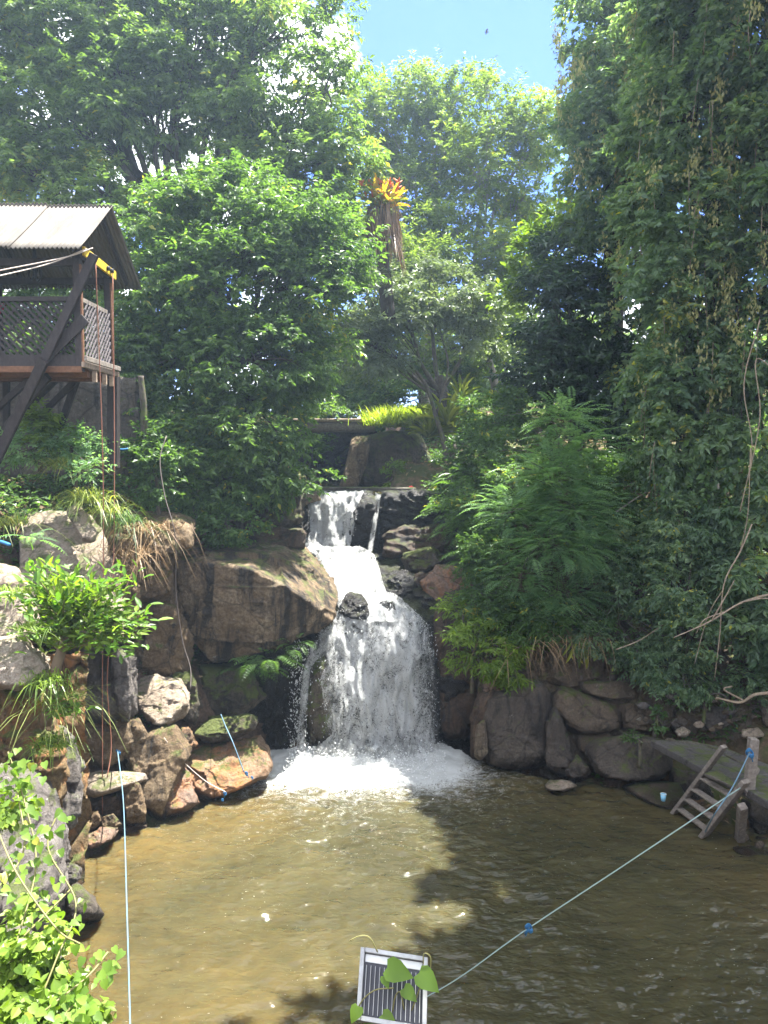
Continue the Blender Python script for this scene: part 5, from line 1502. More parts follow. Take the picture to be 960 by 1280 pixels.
# ---- bromeliads
M['brom'] = leaf_mat('orange_bromeliad_leaf', (.22, .25, .03), (.46, .34, .04), (.52, .22, .03), .45, tcol=(1.5, 1.3, .5), hue_by='obj')
M['brom_red'] = plain_mat('orange_red_bract', (.62, .13, .03), .5)
M['brom_green'] = leaf_mat('green_strap_leaf', (.10, .13, .02), (.20, .24, .03), (.32, .34, .06), .4, hue_by='obj')
STRAP = leaf_data('leaf', 'strap', 'brom'); STRAPG = leaf_data('leaf', 'strap', 'brom_green')
def bromeliad():
    r = random.Random(5); Y = 18.6
    b = at(482, 345, Y)
    e = empty('dead_stump', b, 'dead tree top shaggy with hanging grey strips under the orange bromeliad', 'stump')
    tr = curve([at(487, 400, Y + .1), at(480, 345, Y), at(478, 300, Y), at(480, 258, Y)], 12)
    MB().tube(tr, np.linspace(.17, .11, len(tr)), 8, 2, .4).build('trunk', M['bark_dark'], e, True)
    rr = np.random.default_rng(6); n = 420
    th = rr.uniform(0, 2 * math.pi, n); top = rr.uniform(255, 300, n)
    P = np.array([tuple(at(479 + 19 * math.cos(a), t_, Y)) for a, t_ in zip(th, top)]); P[:, 1] += np.sin(th) * .3
    D = np.stack([np.cos(th) * .12, np.sin(th) * .12, -np.ones(n)], -1) + rr.normal(0, .14, (n, 3))
    v, f = blades(P, D, rr.uniform(.25, .95, n) * rr.uniform(.5, 1.3, n), np.full(n, .026), .12, 6)
    fol('hanging_strips', [(v, f)], 'straw', e, [rr.random(n) * .5])
    c = at(480, 256, Y)
    e2 = empty('bromeliad', c, 'orange and yellow bromeliad crowning the dead tree top in the centre', 'bromeliad')
    for k in range(130):
        a = r.uniform(0, 2 * math.pi); el = r.uniform(-.1, 1.45)
        d = Vector((math.cos(a) * math.cos(el), math.sin(a) * math.cos(el), math.sin(el)))
        place_leaf(STRAP if el > .25 else STRAPG, e2, c + Vector((r.uniform(-.22, .22), r.uniform(-.15, .15), r.uniform(-.08, .05))), d, (0, 0, 1) if el < 1.1 else (1, 0, 0), r.uniform(.34, .74) * (1 if el > .4 else .8))
    for dx in (-22, -14, -2, 6, 14):
        q = at(480 + dx, 246, Y - .1); t2 = at(480 + dx * 1.3, 226, Y - .1)
        mb = MB(); mb.tube([q, t2], .02, 5)
        for j in range(9):
            s = q.lerp(t2, .3 + .08 * j); mb.tube([s, s + Vector((r.uniform(-.13, .13), r.uniform(-.1, .1), .10))], [.03, .008], 4)
        mb.build('flower_spike', M['brom_red'], e2, True)
bromeliad()
def rosette(label, px, py, Y, n, s, seed, me=STRAPG, lo=.1):
    r = random.Random(seed); c = at(px, py, Y); e = empty('strap_leaved_plant', c, label, 'plant')
    for k in range(n):
        a = r.uniform(0, 2 * math.pi); el = r.uniform(lo, 1.35)
        place_leaf(me, e, c + Vector((r.uniform(-.05, .05),) * 3), (math.cos(a) * math.cos(el), math.sin(a) * math.cos(el), math.sin(el)), (0, 0, 1), s * r.uniform(.6, 1.1))
rosette('yellow green strap leaved plant on the tree base right of the abutment', 560, 530, 20, 60, .95, 1)
rosette('strap leaved plant at the right end of the abutment grass', 536, 545, 20.2, 46, .9, 2)
rosette('small strap leaved plant under the first one beside the dark tree base', 575, 500, 20.3, 30, .7, 3)
def hang_leaf():
    e = empty('hanging_strap_leaves', at(722, 796, 13.3), 'long green strap leaves hanging down the reddish rock face', 'plant')
    for (px, py, dx, dy, s) in [(722, 798, -14, 34, .5), (724, 796, 2, 46, .6), (730, 795, 6, 44, .62), (716, 800, -12, 20, .35)]:
        a = at(px, py, 13.3); b = at(px + dx, py + dy, 13.25)
        place_leaf(STRAPG, e, a, b - a, (0, -1, .2), s)
hang_leaf()

# bare stems, dead branches, lianas
def stick(label, pts, r0, r1, mat='dry_stem', name='dead_branch', cat='branch', forks=(), group=None):
    cv = curve([at(*p) for p in pts], 26)
    if forks:
        e = empty(name, cv[0], label, cat, group)
        MB().tube(cv, np.linspace(r0, r1, len(cv)), 6, 3, .25).build('stem', M[mat], e, True)
        for fk in forks:
            c2 = curve([at(*p) for p in fk], 14)
            MB().tube(c2, np.linspace(r0 * .55, r1 * .7, len(c2)), 5).build('twig', M[mat], e, True)
    else:
        tag(MB().tube(cv, np.linspace(r0, r1, len(cv)), 6, 3, .25).build(name, M[mat], None, True), label, cat, group)
stick('bare forked branch reaching in from the right edge above the bank', [(985, 738, 12.2), (930, 752, 12.1), (885, 778, 12.0), (842, 797, 12.0)], .024, .008, forks=[[(925, 753, 12.1), (955, 748, 12), (975, 752, 12)], [(905, 765, 12.1), (880, 775, 12), (870, 792, 12)], [(890, 775, 12), (910, 740, 11.95), (918, 725, 11.9)]])
stick('bare pale liana hanging beside the large leaved undergrowth', [(940, 655, 12.3), (925, 690, 12.2), (905, 730, 12.2), (900, 790, 12.2), (893, 850, 12.3)], .012, .008, name='liana', cat='liana', forks=[[(905, 735, 12.2), (885, 770, 12.2), (868, 830, 12.3)], [(925, 690, 12.2), (935, 640, 12.2), (938, 560, 12.3)]])
stick('thin liana hanging in front of the broad vine draped tree', [(950, 400, 12.6), (930, 480, 12.6), (940, 560, 12.5), (925, 640, 12.5)], .010, .007, name='liana', cat='liana')
stick('thin curved liana at the right edge high in the vine draped tree', [(975, 470, 12.3), (945, 450, 12.4), (950, 520, 12.3), (935, 600, 12.4)], .010, .007, name='liana', cat='liana')
stick('bare root lying on the bank above the landing', [(975, 866, 12.2), (945, 868, 12.3), (925, 878, 12.4), (895, 872, 12.5)], .035, .02, name='root', cat='root', forks=[[(930, 876, 12.4), (905, 862, 12.4), (915, 858, 12.4)]])
stick('dead twig hanging among the shrubs on the right bank', [(770, 812, 12.9), (800, 800, 12.9), (830, 780, 12.9)], .012, .006)
stick('grey dead branch in the dark behind the feathery tree', [(770, 640, 13.9), (800, 620, 13.8), (830, 605, 13.7)], .018, .008, mat='bark_pale')
stick('mossy leaning trunk of the silvery tree base', [(560, 575, 19.6), (545, 520, 19.7), (525, 470, 19.6), (470, 420, 19.5)], .07, .03, mat='bark', name='leaning_trunk', cat='trunk', forks=[[(545, 520, 19.7), (560, 460, 19.8), (552, 420, 19.8)], [(535, 490, 19.7), (500, 465, 19.5), (470, 440, 19.4)]])
stick('slender mossy trunk standing behind the hut rope', [(178, 560, 13.4), (180, 520, 13.4), (176, 470, 13.4)], .07, .06, mat='bark', name='young_tree_trunk', cat='trunk')

# ------------------------------------------------------------------ made things
M['wood_dark'] = wood_mat('dark_stained_timber', (.018, .014, .014), (.055, .044, .042), .7)
M['wood_slat'] = wood_mat('greyed_slat_timber', (.07, .06, .06), (.17, .15, .155), .85)
M['wood_red'] = wood_mat('red_brown_timber', (.10, .045, .022), (.22, .11, .06), .7, axis=(1.2, 8, 8))
M['wood_pale'] = wood_mat('pale_worn_and_lit_timber', (.20, .14, .10), (.42, .33, .25), .8)
M['wood_weather'] = wood_mat('weathered_grey_timber', (.13, .11, .092), (.29, .25, .21), .9, axis=(5, 5, 5))
M['wood_floor'] = wood_mat('reddish_floor_board', (.10, .045, .022), (.22, .11, .055), .7, axis=(1.2, 8, 8))
def sheet_mat():
    t = NT('aged_corrugated_sheet')
    a = t.noise(t.pos((6, 1, 1)), 1.2, 7, .7); b = t.noise(t.pos(), 9, 8, .75)
    col = t.ramp(a, [(.3, (.08, .069, .058)), (.6, (.135, .121, .102))])
    col = t.mix(t.ramp(b, [(.5, 0.0), (.75, .6)]), col, (.08, .065, .055))
    return t.done(t.bsdf(col, .8, .25, t.bump(b, .3, .004)).outputs[0])
M['sheet'] = sheet_mat()
M['yellow'] = plain_mat('worn_yellow_paint', (.62, .42, .03), .55, var=.5)
M['rope_red'] = plain_mat('rusty_red_rope', (.24, .10, .06), .8)
M['rope_blue'] = plain_mat('pale_blue_rope', (.10, .18, .24), .7, var=.15)
M['blue'] = plain_mat('blue_nylon', (.025, .14, .30), .6)
M['rope_pale'] = plain_mat('pale_rope', (.50, .42, .36), .8)
M['rope_green'] = plain_mat('pale_green_rope', (.24, .32, .29), .7, var=.15)
M['cable'] = plain_mat('dark_cable', (.10, .08, .07), .7)
M['black'] = plain_mat('black_webbing', (.015, .015, .018), .7)
M['white'] = plain_mat('white_plastic', (.55, .55, .53), .4, var=.15)
M['pink'] = plain_mat('pink_cloth', (.60, .03, .12), .8)
M['red'] = plain_mat('red_cloth', (.40, .03, .02), .8)
M['concrete'] = rock_mat('stained_concrete', (.10, .085, .07), (.19, .16, .13), (.27, .24, .20), .35, moss=.35, lichen=.3)
M['concrete_dark'] = rock_mat('dark_stained_concrete', (.05, .042, .036), (.09, .078, .065), (.14, .12, .10), .5, moss=.3, lichen=.25)
M['slab_dark'] = rock_mat('damp_dark_slab', (.085, .075, .07), (.13, .115, .107), (.18, .16, .148), .2, moss=.05, lichen=.2)
M['grey_metal'] = plain_mat('weathered_aluminium', (.34, .34, .33), .45, .5, var=.6, metal=.4)
M['dark_metal'] = plain_mat('dark_fin_metal', (.02, .02, .028), .35, .5, metal=.2)
M['cup'] = plain_mat('light_blue_plastic', (.25, .55, .75), .4, var=.1)

def hut():
    X1 = -4.27; XL = -8.2; YF = 11.0; YB = 12.2
    e = empty('raised_hut', (X1, YF, 5.3), 'dark timber lookout hut on braced stilts under a corrugated gable roof at the left edge', 'hut')
    W = M['wood_dark']
    zf = at(110, 466, YF).z; zr = at(110, 374, YF).z; zb = at(110, 446, YF).z
    # floor
    x = XL; 
    for i in range(6):
        y = YF + .03 + i * (YB - YF) / 6
        MB().box(((XL + X1) / 2, y + .12, zf + .10), (X1 - XL, .235, .035)).build('floor_board', M['wood_floor'], e, bevel=.004)
    for y in (YF + .28, YF + .9, YB - .25):
        MB().box(((XL + X1) / 2 - .02, y, zf + .02), (X1 - XL, .10, .12)).build('floor_beam', M['wood_floor'], e, bevel=.006)
    MB().box(((XL + X1) / 2, YF - .03, zf + .045), (X1 - XL + .02, .05, .09)).build('floor_beam', M['wood_red'], e, bevel=.006)
    MB().box((X1 + .05, (YF + YB) / 2, zf + .105), (.045, YB - YF + .22, .075)).build('edge_board', M['wood_pale'], e, bevel=.005)
    MB().box((X1 + .085, (YF + YB) / 2, zf + .19), (.04, YB - YF + .2, .07)).build('edge_board', M['wood_weather'], e, bevel=.005)
    for y in (YF + .35, YF + .75, YB - .15):
        MB().box((X1 + .04, y, zf - .02), (.06, .05, .16)).build('beam_end', M['wood_pale'], e)
    # posts
    ztop = at(116, 322, YF).z
    for (px_, y, dx) in ((X1 - .03, YF, 0), (X1 - .03, YB, 0), (X1 - 1.75, YF, 0), (X1 - 1.75, YB, 0), (X1 - 3.5, YF, 0), (X1 - 3.5, YB, 0)):
        MB().box((px_, y, (zf + ztop) / 2 + .02), (.10, .10, ztop - zf)).build('post', W, e, bevel=.006)
    MB().box((X1 + .024, YF - .02, (zf + ztop) / 2), (.022, .06, ztop - zf - .2)).build('post_lit_side', M['wood_red'], e)  # lighter strips on the right post faces, sunlight put into their colour
    MB().box((X1 + .024, YB - .02, (zf + ztop) / 2), (.022, .06, ztop - zf - .2)).build('post_lit_side', M['wood_red'], e)
    # eave and tie beams
    for y in (YF, YB):
        MB().box(((XL + X1) / 2, y, at(110, 328, YF).z), (X1 - XL, .07, .10)).build('eave_beam', W, e)
    MB().beam((X1 + .0, YF - .05, ztop + .04), (X1 + .0, YB + .15, ztop + .04), .07, .12).build('tie_beam', W, e)
    yb_ = MB().beam((X1 + .07, YF - .02, ztop + .09), (X1 + .07, YB + .05, ztop + .03), .035, .13).build('pulley_board', M['yellow'], e, bevel=.004)
    for y in (YF + .3, YF + .85, YB - .2):
        MB().tube([(X1 + .09, y, ztop + .05), (X1 + .13, y, ztop + .05)], .035, 10).build('pulley', M['black'], yb_, True)
    # rails with lattice
    def panel(xa, xb, y, nm):
        p = empty(nm, (xa, y, zb)); p.parent = e; p.matrix_parent_inverse = wmat(e).inverted()
        MB().box(((xa + xb) / 2, y - .01, zr), (xb - xa, .07, .06)).build('top_rail', W, p)
        MB().box(((xa + xb) / 2, y - .02, zb - .06), (xb - xa, .06, .17)).build('bottom_rail', W, p)
        h = zr - zb - .01; z0 = zb + .02
        w = xb - xa
        def clip(c, s, yy, ww):
            # slat along (1, -s) through x0=c at top
            pts = []
            xA, zA = c, h
            xB, zB = c + h / abs(s), 0
            if s < 0: xA, zA, xB, zB = c, 0, c + h / abs(s), h
            if xB <= .03 or xA >= w - .03: return
            def atx(x): return zA + (zB - zA) * (x - xA) / (xB - xA)
            if xA < 0: zA_, xA_ = atx(0), 0
            else: zA_, xA_ = zA, xA
            if xB > w: zB_, xB_ = atx(w), w
            else: zB_, xB_ = zB, xB
            MB().beam((xa + xA_, yy, z0 + zA_), (xa + xB_, yy, z0 + zB_), ww, .012, up=(0, 1, 0)).build('slat', W, p)
        c = -h + .03
        while c < w: clip(c, 1.0, y, .034); c += .098
        c = -h + .07
        while c < w: clip(c, -1.0, y + .022, .028); c += .21
    panel(X1 - 1.70, X1 - .08, YF, 'railing'); panel(X1 - 3.45, X1 - 1.80, YF, 'railing')
    # side rail
    p = empty('side_railing', (X1, YF, zb)); p.parent = e; p.matrix_parent_inverse = wmat(e).inverted()
    MB().box((X1, (YF + YB) / 2 - .1, zr + .0), (.05, YB - YF - .2, .06)).build('top_rail', M['wood_weather'], p)
    MB().box((X1, (YF + YB) / 2, zb - .06), (.05, YB - YF - .1, .12)).build('bottom_rail', M['wood_weather'], p)
    MB().box((X1 + .01, YF + .55, (zr + zb) / 2), (.05, .05, zr - zb)).build('upright', M['wood_weather'], p)
    h = zr - zb; L_ = YB - YF - .2
    for sgn, xx in ((1, X1), (-1, X1 + .02)):
        c = -h + .02
        while c < L_:
            a, b = max(c, 0), min(c + h, L_)
            if b - a > .03:
                za, zb2 = (h - (a - c), h - (b - c)) if sgn > 0 else (a - c, b - c)
                MB().beam((xx, YF + .1 + a, zb + za), (xx, YF + .1 + b, zb + zb2), .026, .012, up=(1, 0, 0)).build('slat', M['wood_slat'], p)
            c += .11
    # braces
    def brace(a, b, w=.11, h=.07, m=W):
        MB().beam(a, b, w, h, up=(0, 1, 0)).build('brace', m, e, bevel=.005)
    brace(at(118, 318, YF - .12), at(52, 458, YF - .14), .12)
    brace(at(55, 450, YF - .19), at(-12, 590, YF + .3), .14)
    brace(at(107, 398, YF - .07), at(48, 455, YF - .07), .16, .03)
    brace(at(46, 466, YF + .3), at(-14, 520, YF + .7), .09)
    brace(at(60, 470, YF + .2), at(-12, 560, YF + .9), .12)
    brace(at(98, 472, YB - .2), at(40, 530, YB), .09)
    brace(at(96, 474, YB - .1), at(62, 572, YB + .2), .10)
    brace(at(72, 474, YB), at(30, 515, YB + .4), .07)
    brace(at(8, 468, YB + .2), at(8, 560, YB + .2), .10)
    brace(at(142, 470, YB + .3), at(142, 585, YB + .3), .16, .16)
    # roof: corrugated sheets, each a part
    r = empty('roof', (X1, 11.85, 9.3)); r.parent = e; r.matrix_parent_inverse = wmat(e).inverted()
    ze = at(118, 311, 10.6).z; zt = at(147, 257, 11.85).z
    xe = X1 + .19
    for side in (0, 1):
        y0, y1 = (10.55, 11.87) if side == 0 else (13.2, 11.83)
        sh_w = 1.02
        for i in range(5):
            xb = xe - i * (sh_w - .06); xa = xb - sh_w
            nx = 150; ny = 8
            xs = np.linspace(xa, xb, nx); ts = np.linspace(0, 1, ny)
            Xg, Tg = np.meshgrid(xs, ts)
            z = ze + (zt - ze) * Tg + .014 * np.sin(Xg * 2 * math.pi / .062) + (i % 2) * .018 - .012 * np.sin(Tg * math.pi)
            y = y0 + (y1 - y0) * Tg + (0.012 * math.sin(i * 5.1))
            V = np.stack([Xg, y, z], -1).reshape(-1, 3); idx = np.arange(nx * ny).reshape(ny, nx)
            F = np.stack([idx[:-1, :-1], idx[:-1, 1:], idx[1:, 1:], idx[1:, :-1]], -1).reshape(-1, 4)
            o = link('roof_sheet', npmesh('roof_sheet', V, F, M['sheet']), r)
            s = o.modifiers.new('thickness', 'SOLIDIFY'); s.thickness = .006
    xs = xe - .02
    MB().box((XL / 2 + xs / 2, 11.85, zt - .06), (xs - XL - .1, .05, .07)).build('ridge_beam', W, r)
    for xx in (X1, X1 - 1.7, X1 - 3.4):
        MB().beam((xx, 10.75, ze + .09 - .05), (xx, 11.85, zt - .10), .04, .06).build('rafter', W, r)
        MB().beam((xx, 13.0, ze + .09 - .05), (xx, 11.85, zt - .10), .04, .06).build('rafter', W, r)
    return X1, YF, YB, zf, zr, ztop
X1, YF, YB, ZF, ZR, ZT = hut()

# harness hanging in the hut
def harness():
    e = empty('harness', at(43, 330, 11.4), 'bunch of black climbing harness straps hanging under the hut roof', 'harness')
    r = random.Random(2)
    MB().tube([at(43, 312, 11.4), at(43, 330, 11.4)], .025, 6).build('hanging_strap', M['black'], e, True)
    for k in range(7):
        dx = r.uniform(-9, 9); dy = r.uniform(338, 352)
        cv = curve([at(43, 318, 11.4), at(43 + dx * .6, 330, 11.36), at(43 + dx, dy - 6, 11.3 + r.uniform(-.05, .1)), at(43 + dx * .4, dy, 11.35), at(43 - dx * .3, 334, 11.42)], 20)
        MB().tube(cv, .016, 5).build('loop', M['black'], e, True)
harness()
def cloth(name, label, pts, mat, cat):
    # a crumpled strip
    cv = curve([at(*p) for p in pts], 16)
    tag(MB().tube(cv, [.02 + .02 * abs(math.sin(i * 1.3)) for i in range(len(cv))], 7, 2, .5).build(name, M[mat], None, True), label, cat)
cloth('pink_cloth', 'pink cloth on the hut railing at the left edge', [(-6, 392, 11.1), (0, 388, 11.05), (5, 380, 11.1)], 'pink', 'cloth')
cloth('red_cloth', 'small red cloth lying at the right end of the weir', [(508, 613, 18.2), (514, 609, 18.2), (518, 613, 18.15)], 'red', 'cloth')

# ropes
def rope(label, pts, r, mat, name='rope', n=40, knots=(), group=None, taper=1.0):
    pts = [p if isinstance(p, Vector) else at(*p) for p in pts]
    cv = curve(pts, n) if len(pts) > 2 else [pts[0].lerp(pts[1], i / n) for i in range(n + 1)]
    m = MB().tube(cv, np.linspace(r, r * taper, len(cv)), 6)
    if not knots:
        tag(m.build(name, M[mat], None, True), label, 'rope', group); return
    e = empty(name, cv[0], label, 'rope', group)
    m.build('cord', M[mat], e, True)
    rr = random.Random(len(label))
    for kp, s, km in knots:
        kp = kp if isinstance(kp, Vector) else at(*kp)
        mb = MB()
        for q in range(3):
            a = rr.uniform(0, 3)
            ring = [kp + Vector((math.cos(a + t) * s, math.sin(2 * t + a) * s * .4, math.sin(t) * s * (.7 + .3 * q))) for t in np.linspace(0, 6.0, 12)]
            mb.tube(ring, s * .32, 5)
        for q in range(2):
            mb.tube([kp, kp + Vector((rr.uniform(-2, 2) * s, -.3 * s, -rr.uniform(1, 3) * s))], s * .22, 4)
        mb.build('knot', M[km], e, True)
zp = at(143, 335, YB - .2)
r1 = Vector((X1 + .12, YF + .3, ZT + .03)); 
rope('left of the two rusty red ropes hanging from the yellow board of the hut', [r1, (129, 600, 11.28), (128, 850, 11.2), (128, 1018, 11.0)], .008, 'rope_red')
r2 = Vector((X1 + .12, YB - .2, ZT + .03))
rope('right of the two rusty red ropes hanging from the yellow board of the hut', [r2, (143, 560, 11.7), (141, 740, 11.35), (134, 850, 11.25), (139, 930, 11.15), (134, 972, 10.95)], .008, 'rope_red')
rope('pale blue rope running down to the lower edge from the rocks by the ropes', [(147, 938, 11.3), (154, 1000, 9.6), (159, 1150, 5.9), (164, 1330, 3.4)], .0085, 'rope_blue', taper=.5, knots=[((148, 940, 11.3), .03, 'blue')])
rope('thin dark cable hanging down past the left end of the giant boulder', [(208, 545, 12.9), (200, 575, 12.7), (206, 620, 12.5), (219, 670, 12.35), (220, 740, 12.5), (228, 800, 12.5), (238, 835, 12.4), (238, 862, 12.2)], .009, 'cable')
rope('short pale blue rope lying over the mossy rock and the orange boulder', [(276, 893, 12.3), (282, 908, 12.2), (291, 928, 12.0), (305, 965, 11.85)], .009, 'rope_blue', knots=[((308, 967, 11.75), .024, 'blue'), ((315, 972, 11.7), .018, 'blue')])
rope('thin cord slanting over the dark leaning boulder to the blue tangle', [(205, 922, 11.55), (222, 945, 11.6), (255, 975, 11.6), (282, 990, 11.5)], .007, 'rope_pale', knots=[((281, 992, 11.5), .022, 'blue'), ((278, 1000, 11.35), .016, 'blue')])
rope('upper of the two pale ropes running left from the hut corner', [(116, 310, 10.9), (80, 322, 10.6), (-10, 340, 10.0)], .009, 'rope_pale')
rope('lower of the two pale ropes running left from the hut corner', [(108, 311, 10.9), (60, 330, 10.5), (-10, 347, 9.9)], .009, 'rope_pale')
stick('blue pipe end poking in at the left edge above the leafy shrub', [(-20, 674, 9.3), (0, 677, 9.2), (12, 681, 9.1)], .022, .02, mat='blue', name='pipe', cat='pipe')
stick('blue pipe lying behind the ropes on the slope', [(144, 560, 12.9), (152, 562, 12.8), (160, 561, 12.8)], .02, .02, mat='blue', name='pipe', cat='pipe')

# weir, bridge, abutment, wall behind the hut
def weir():
    e = at(380, 611, 18.3)
    w = MB(); a = at(372, 611, 18.35); b = at(520, 612, 18.1)
    w.beam(a, b, .35, .10)
    tag(w.build('weir_kerb', M['concrete'], None, bevel=.02), 'low concrete weir edge across the stream above the upper fall', 'weir')
weir()
def log_bridge():
    e = empty('footbridge', at(420, 532, 21), 'flat log footbridge crossing the stream above the upper fall', 'bridge')
    a = at(368, 533, 21); b = at(468, 533, 20.9)
    for i in range(3):
        off = Vector((0, i * .3, 0))
        cv = [(a + off).lerp(b + off, t / 10) for t in range(11)]
        MB().tube(cv, .15, 9, i, .2).build('log', M['wood_weather'], e, True)
    MB().beam(a + Vector((0, .3, .16)), b + Vector((0, .3, .16)), 1.0, .09).build('deck', M['wood_pale'], e, bevel=.02)  # pale colour stands in for sunlight on the deck top
log_bridge()
def extrude_poly(name, label, poly, Y, t, mat, cat, jitter=.08, kind=None, res=26, lean=0.0):
    return rock(label, poly, Y, mat, t=t, lean=lean, amp=.45, res=res, sharp=30, name=name, cat=cat)
extrude_poly('bridge_abutment', 'dark earth topped abutment wall right of the log bridge', [(452, 548), (485, 538), (525, 542), (545, 575), (540, 612), (440, 612), (440, 575)], 20.6, 2.0, 'rock_moss', 'abutment')
rock('slanted brown buttress leaning on the abutment under the log bridge', [(440, 548), (464, 543), (458, 580), (446, 612), (424, 612)], 20.1, 'rock_brown', t=.8, lean=.15, amp=.5, sharp=30, name='abutment_buttress', cat='buttress')
rock('dark rock bank in the shadow under the left end of the bridge', [(350, 560), (378, 540), (392, 560), (386, 606), (352, 612)], 20.5, 'rock_wet', t=1.5, name='rock', cat='rock')
def back_wall():
    a = at(-40, 555, 13.6); b = at(176, 560, 14.3)
    nx, nz_ = 90, 40
    V = []
    for j in range(nz_):
        for i in range(nx):
            p = a.lerp(b, i / (nx - 1)); V.append((p.x, p.y, p.z - .5 + 1.75 * j / (nz_ - 1)))
    V = np.array(V); V[:, 1] += fbm(V * 3, 4, 5) * .07
    idx = np.arange(nx * nz_).reshape(nz_, nx)
    F = np.stack([idx[:-1, :-1], idx[:-1, 1:], idx[1:, 1:], idx[1:, :-1]], -1).reshape(-1, 4)
    o = link('retaining_wall', npmesh('retaining_wall', V, F, M['concrete']))
    s = o.modifiers.new('t', 'SOLIDIFY'); s.thickness = -.25
    tag(o, 'mossy stained retaining wall behind the stilts of the hut', 'wall')
back_wall()

# landing and ladder
ZL = .95
def landing():
    e = empty('landing_slab', atz(880, 960, ZL), 'dark slab landing on the right bank above the ladder', 'landing')
    def slab(poly, z, th, nm='slab', mat='slab_dark'):
        P = [atz(px, py, z) for px, py in poly]; n = len(P)
        bm = bmesh.new()
        top = [bm.verts.new(p) for p in P]; bot = [bm.verts.new(p - Vector((0, 0, th))) for p in P]
        bm.faces.new(top); bm.faces.new(bot[::-1])
        for i in range(n): bm.faces.new((top[i], bot[i], bot[(i + 1) % n], top[(i + 1) % n]))
        bmesh.ops.recalc_face_normals(bm, faces=bm.faces)
        bmesh.ops.triangulate(bm, faces=[f for f in bm.faces if len(f.verts) > 4])
        me = bpy.data.meshes.new(nm); bm.to_mesh(me); bm.free(); me.materials.append(M[mat])
        o = link(nm, me, e); b = o.modifiers.new('b', 'BEVEL'); b.width = .015; b.segments = 2
        return o
    slab([(813, 925), (850, 945), (884, 964), (930, 985), (975, 1010), (1010, 985), (960, 955), (905, 934), (860, 925)], ZL, .11)
    slab([(880, 966), (925, 986), (900, 962)], ZL + .03, .05, 'worn_patch', 'concrete')
    MB().beam(atz(884, 966, ZL - .16), atz(975, 1012, ZL - .16), .10, .10).build('edge_beam', M['wood_weather'], e)
    MB().beam(atz(883, 931, ZL + .012), atz(935, 958, ZL + .012), .03, .02).build('pale_joint', M['concrete'], e)
    MB().beam(atz(835, 925, ZL + .012), atz(883, 931, ZL + .012), .02, .02).build('pale_joint', M['concrete'], e)
landing()
def ladder():
    W = M['wood_weather']
    e = empty('ladder', atz(855, 1036, -.1), 'weathered wooden ladder leading from the landing into the pool', 'ladder')
    b1 = atz(838, 1022, -.1); p1 = atz(884, 961, ZL + .02); t1_ = b1 + (p1 - b1) * 1.42
    b2 = atz(874, 1052, -.1); p2 = atz(926, 985, ZL + .02); t2_ = b2 + (p2 - b2) * 1.12
    MB().beam(b1, t1_, .10, .06).build('rail', W, e, bevel=.008)
    MB().beam(b2, t2_, .15, .07).build('rail', W, e, bevel=.008)
    for s in (.02, .22, .42, .62, .84):
        a = b1.lerp(p1, s); b = b2.lerp(p2, s)
        MB().beam(a, b, .10, .035, up=(0, -.5, 1)).build('rung', W, e, bevel=.006)
    # posts
    q = atz(936, 985, ZL)
    tag(MB().beam(q + Vector((0, 0, -.1)), at(942, 923, q.y + .05), .12, .12, up=(0, 1, 0)).build('mooring_post', W, None, bevel=.01), 'upright post on the landing with blue rope tied to its top', 'post')
    q2 = atz(945, 960, ZL); 
    tag(MB().beam(atz(931, 989, ZL - .02), at(947, 960, q.y + .2), .07, .05, up=(0, 1, 0)).build('prop_stick', W, None, bevel=.006), 'short slanting stick leaning beside the post on the landing', 'stick')
    tag(MB().beam(atz(924, 1046, 0) + Vector((0, 0, -.2)), atz(929, 990, ZL) - Vector((0, 0, .2)), .11, .11, up=(0, 1, 0)).build('support_post', W, None, bevel=.008), 'weathered post holding up the landing behind the ladder', 'post')
    return q, b2, p2
q, b2, p2 = ladder()
knotp = at(937, 941, q.y - .08)
rope('pale blue rope from the tall post down along the ladder', [knotp, (915, 985, q.y - .35), (893, 1018, q.y - .75), b2 + Vector((.05, -.05, .15))], .009, 'rope_blue', knots=[(knotp, .045, 'blue')])
rope('long pale rope slanting across the pool from the ladder top to the lower middle', [p2 + Vector((-.02, -.06, .04)), (790, 1075, 9.0), (661, 1160, 7.2), (580, 1218, 5.6), (505, 1262, 3.6)], .0095, 'rope_green', taper=.28, knots=[((661, 1160, 7.15), .032, 'blue')])

def cup():
    c = at(829, 1001, 11.6)
    mb = MB(); s = .028
    cv = [c + Vector((0, 0, z)) for z in (0, .001, .05, .11)]
    mb.tube(cv, [.02, .034, .038, .044], 16)
    e = empty('cup', c, 'small light blue plastic cup standing on the flat rock ledge', 'cup')
    mb.build('cup_body', M['cup'], e, True)
    ring = [c + Vector((math.cos(a) * .044, math.sin(a) * .044, .11)) for a in np.linspace(0, 2 * math.pi, 17)]
    MB().tube(ring, .005, 5).build('rim', M['white'], e, True)
cup()

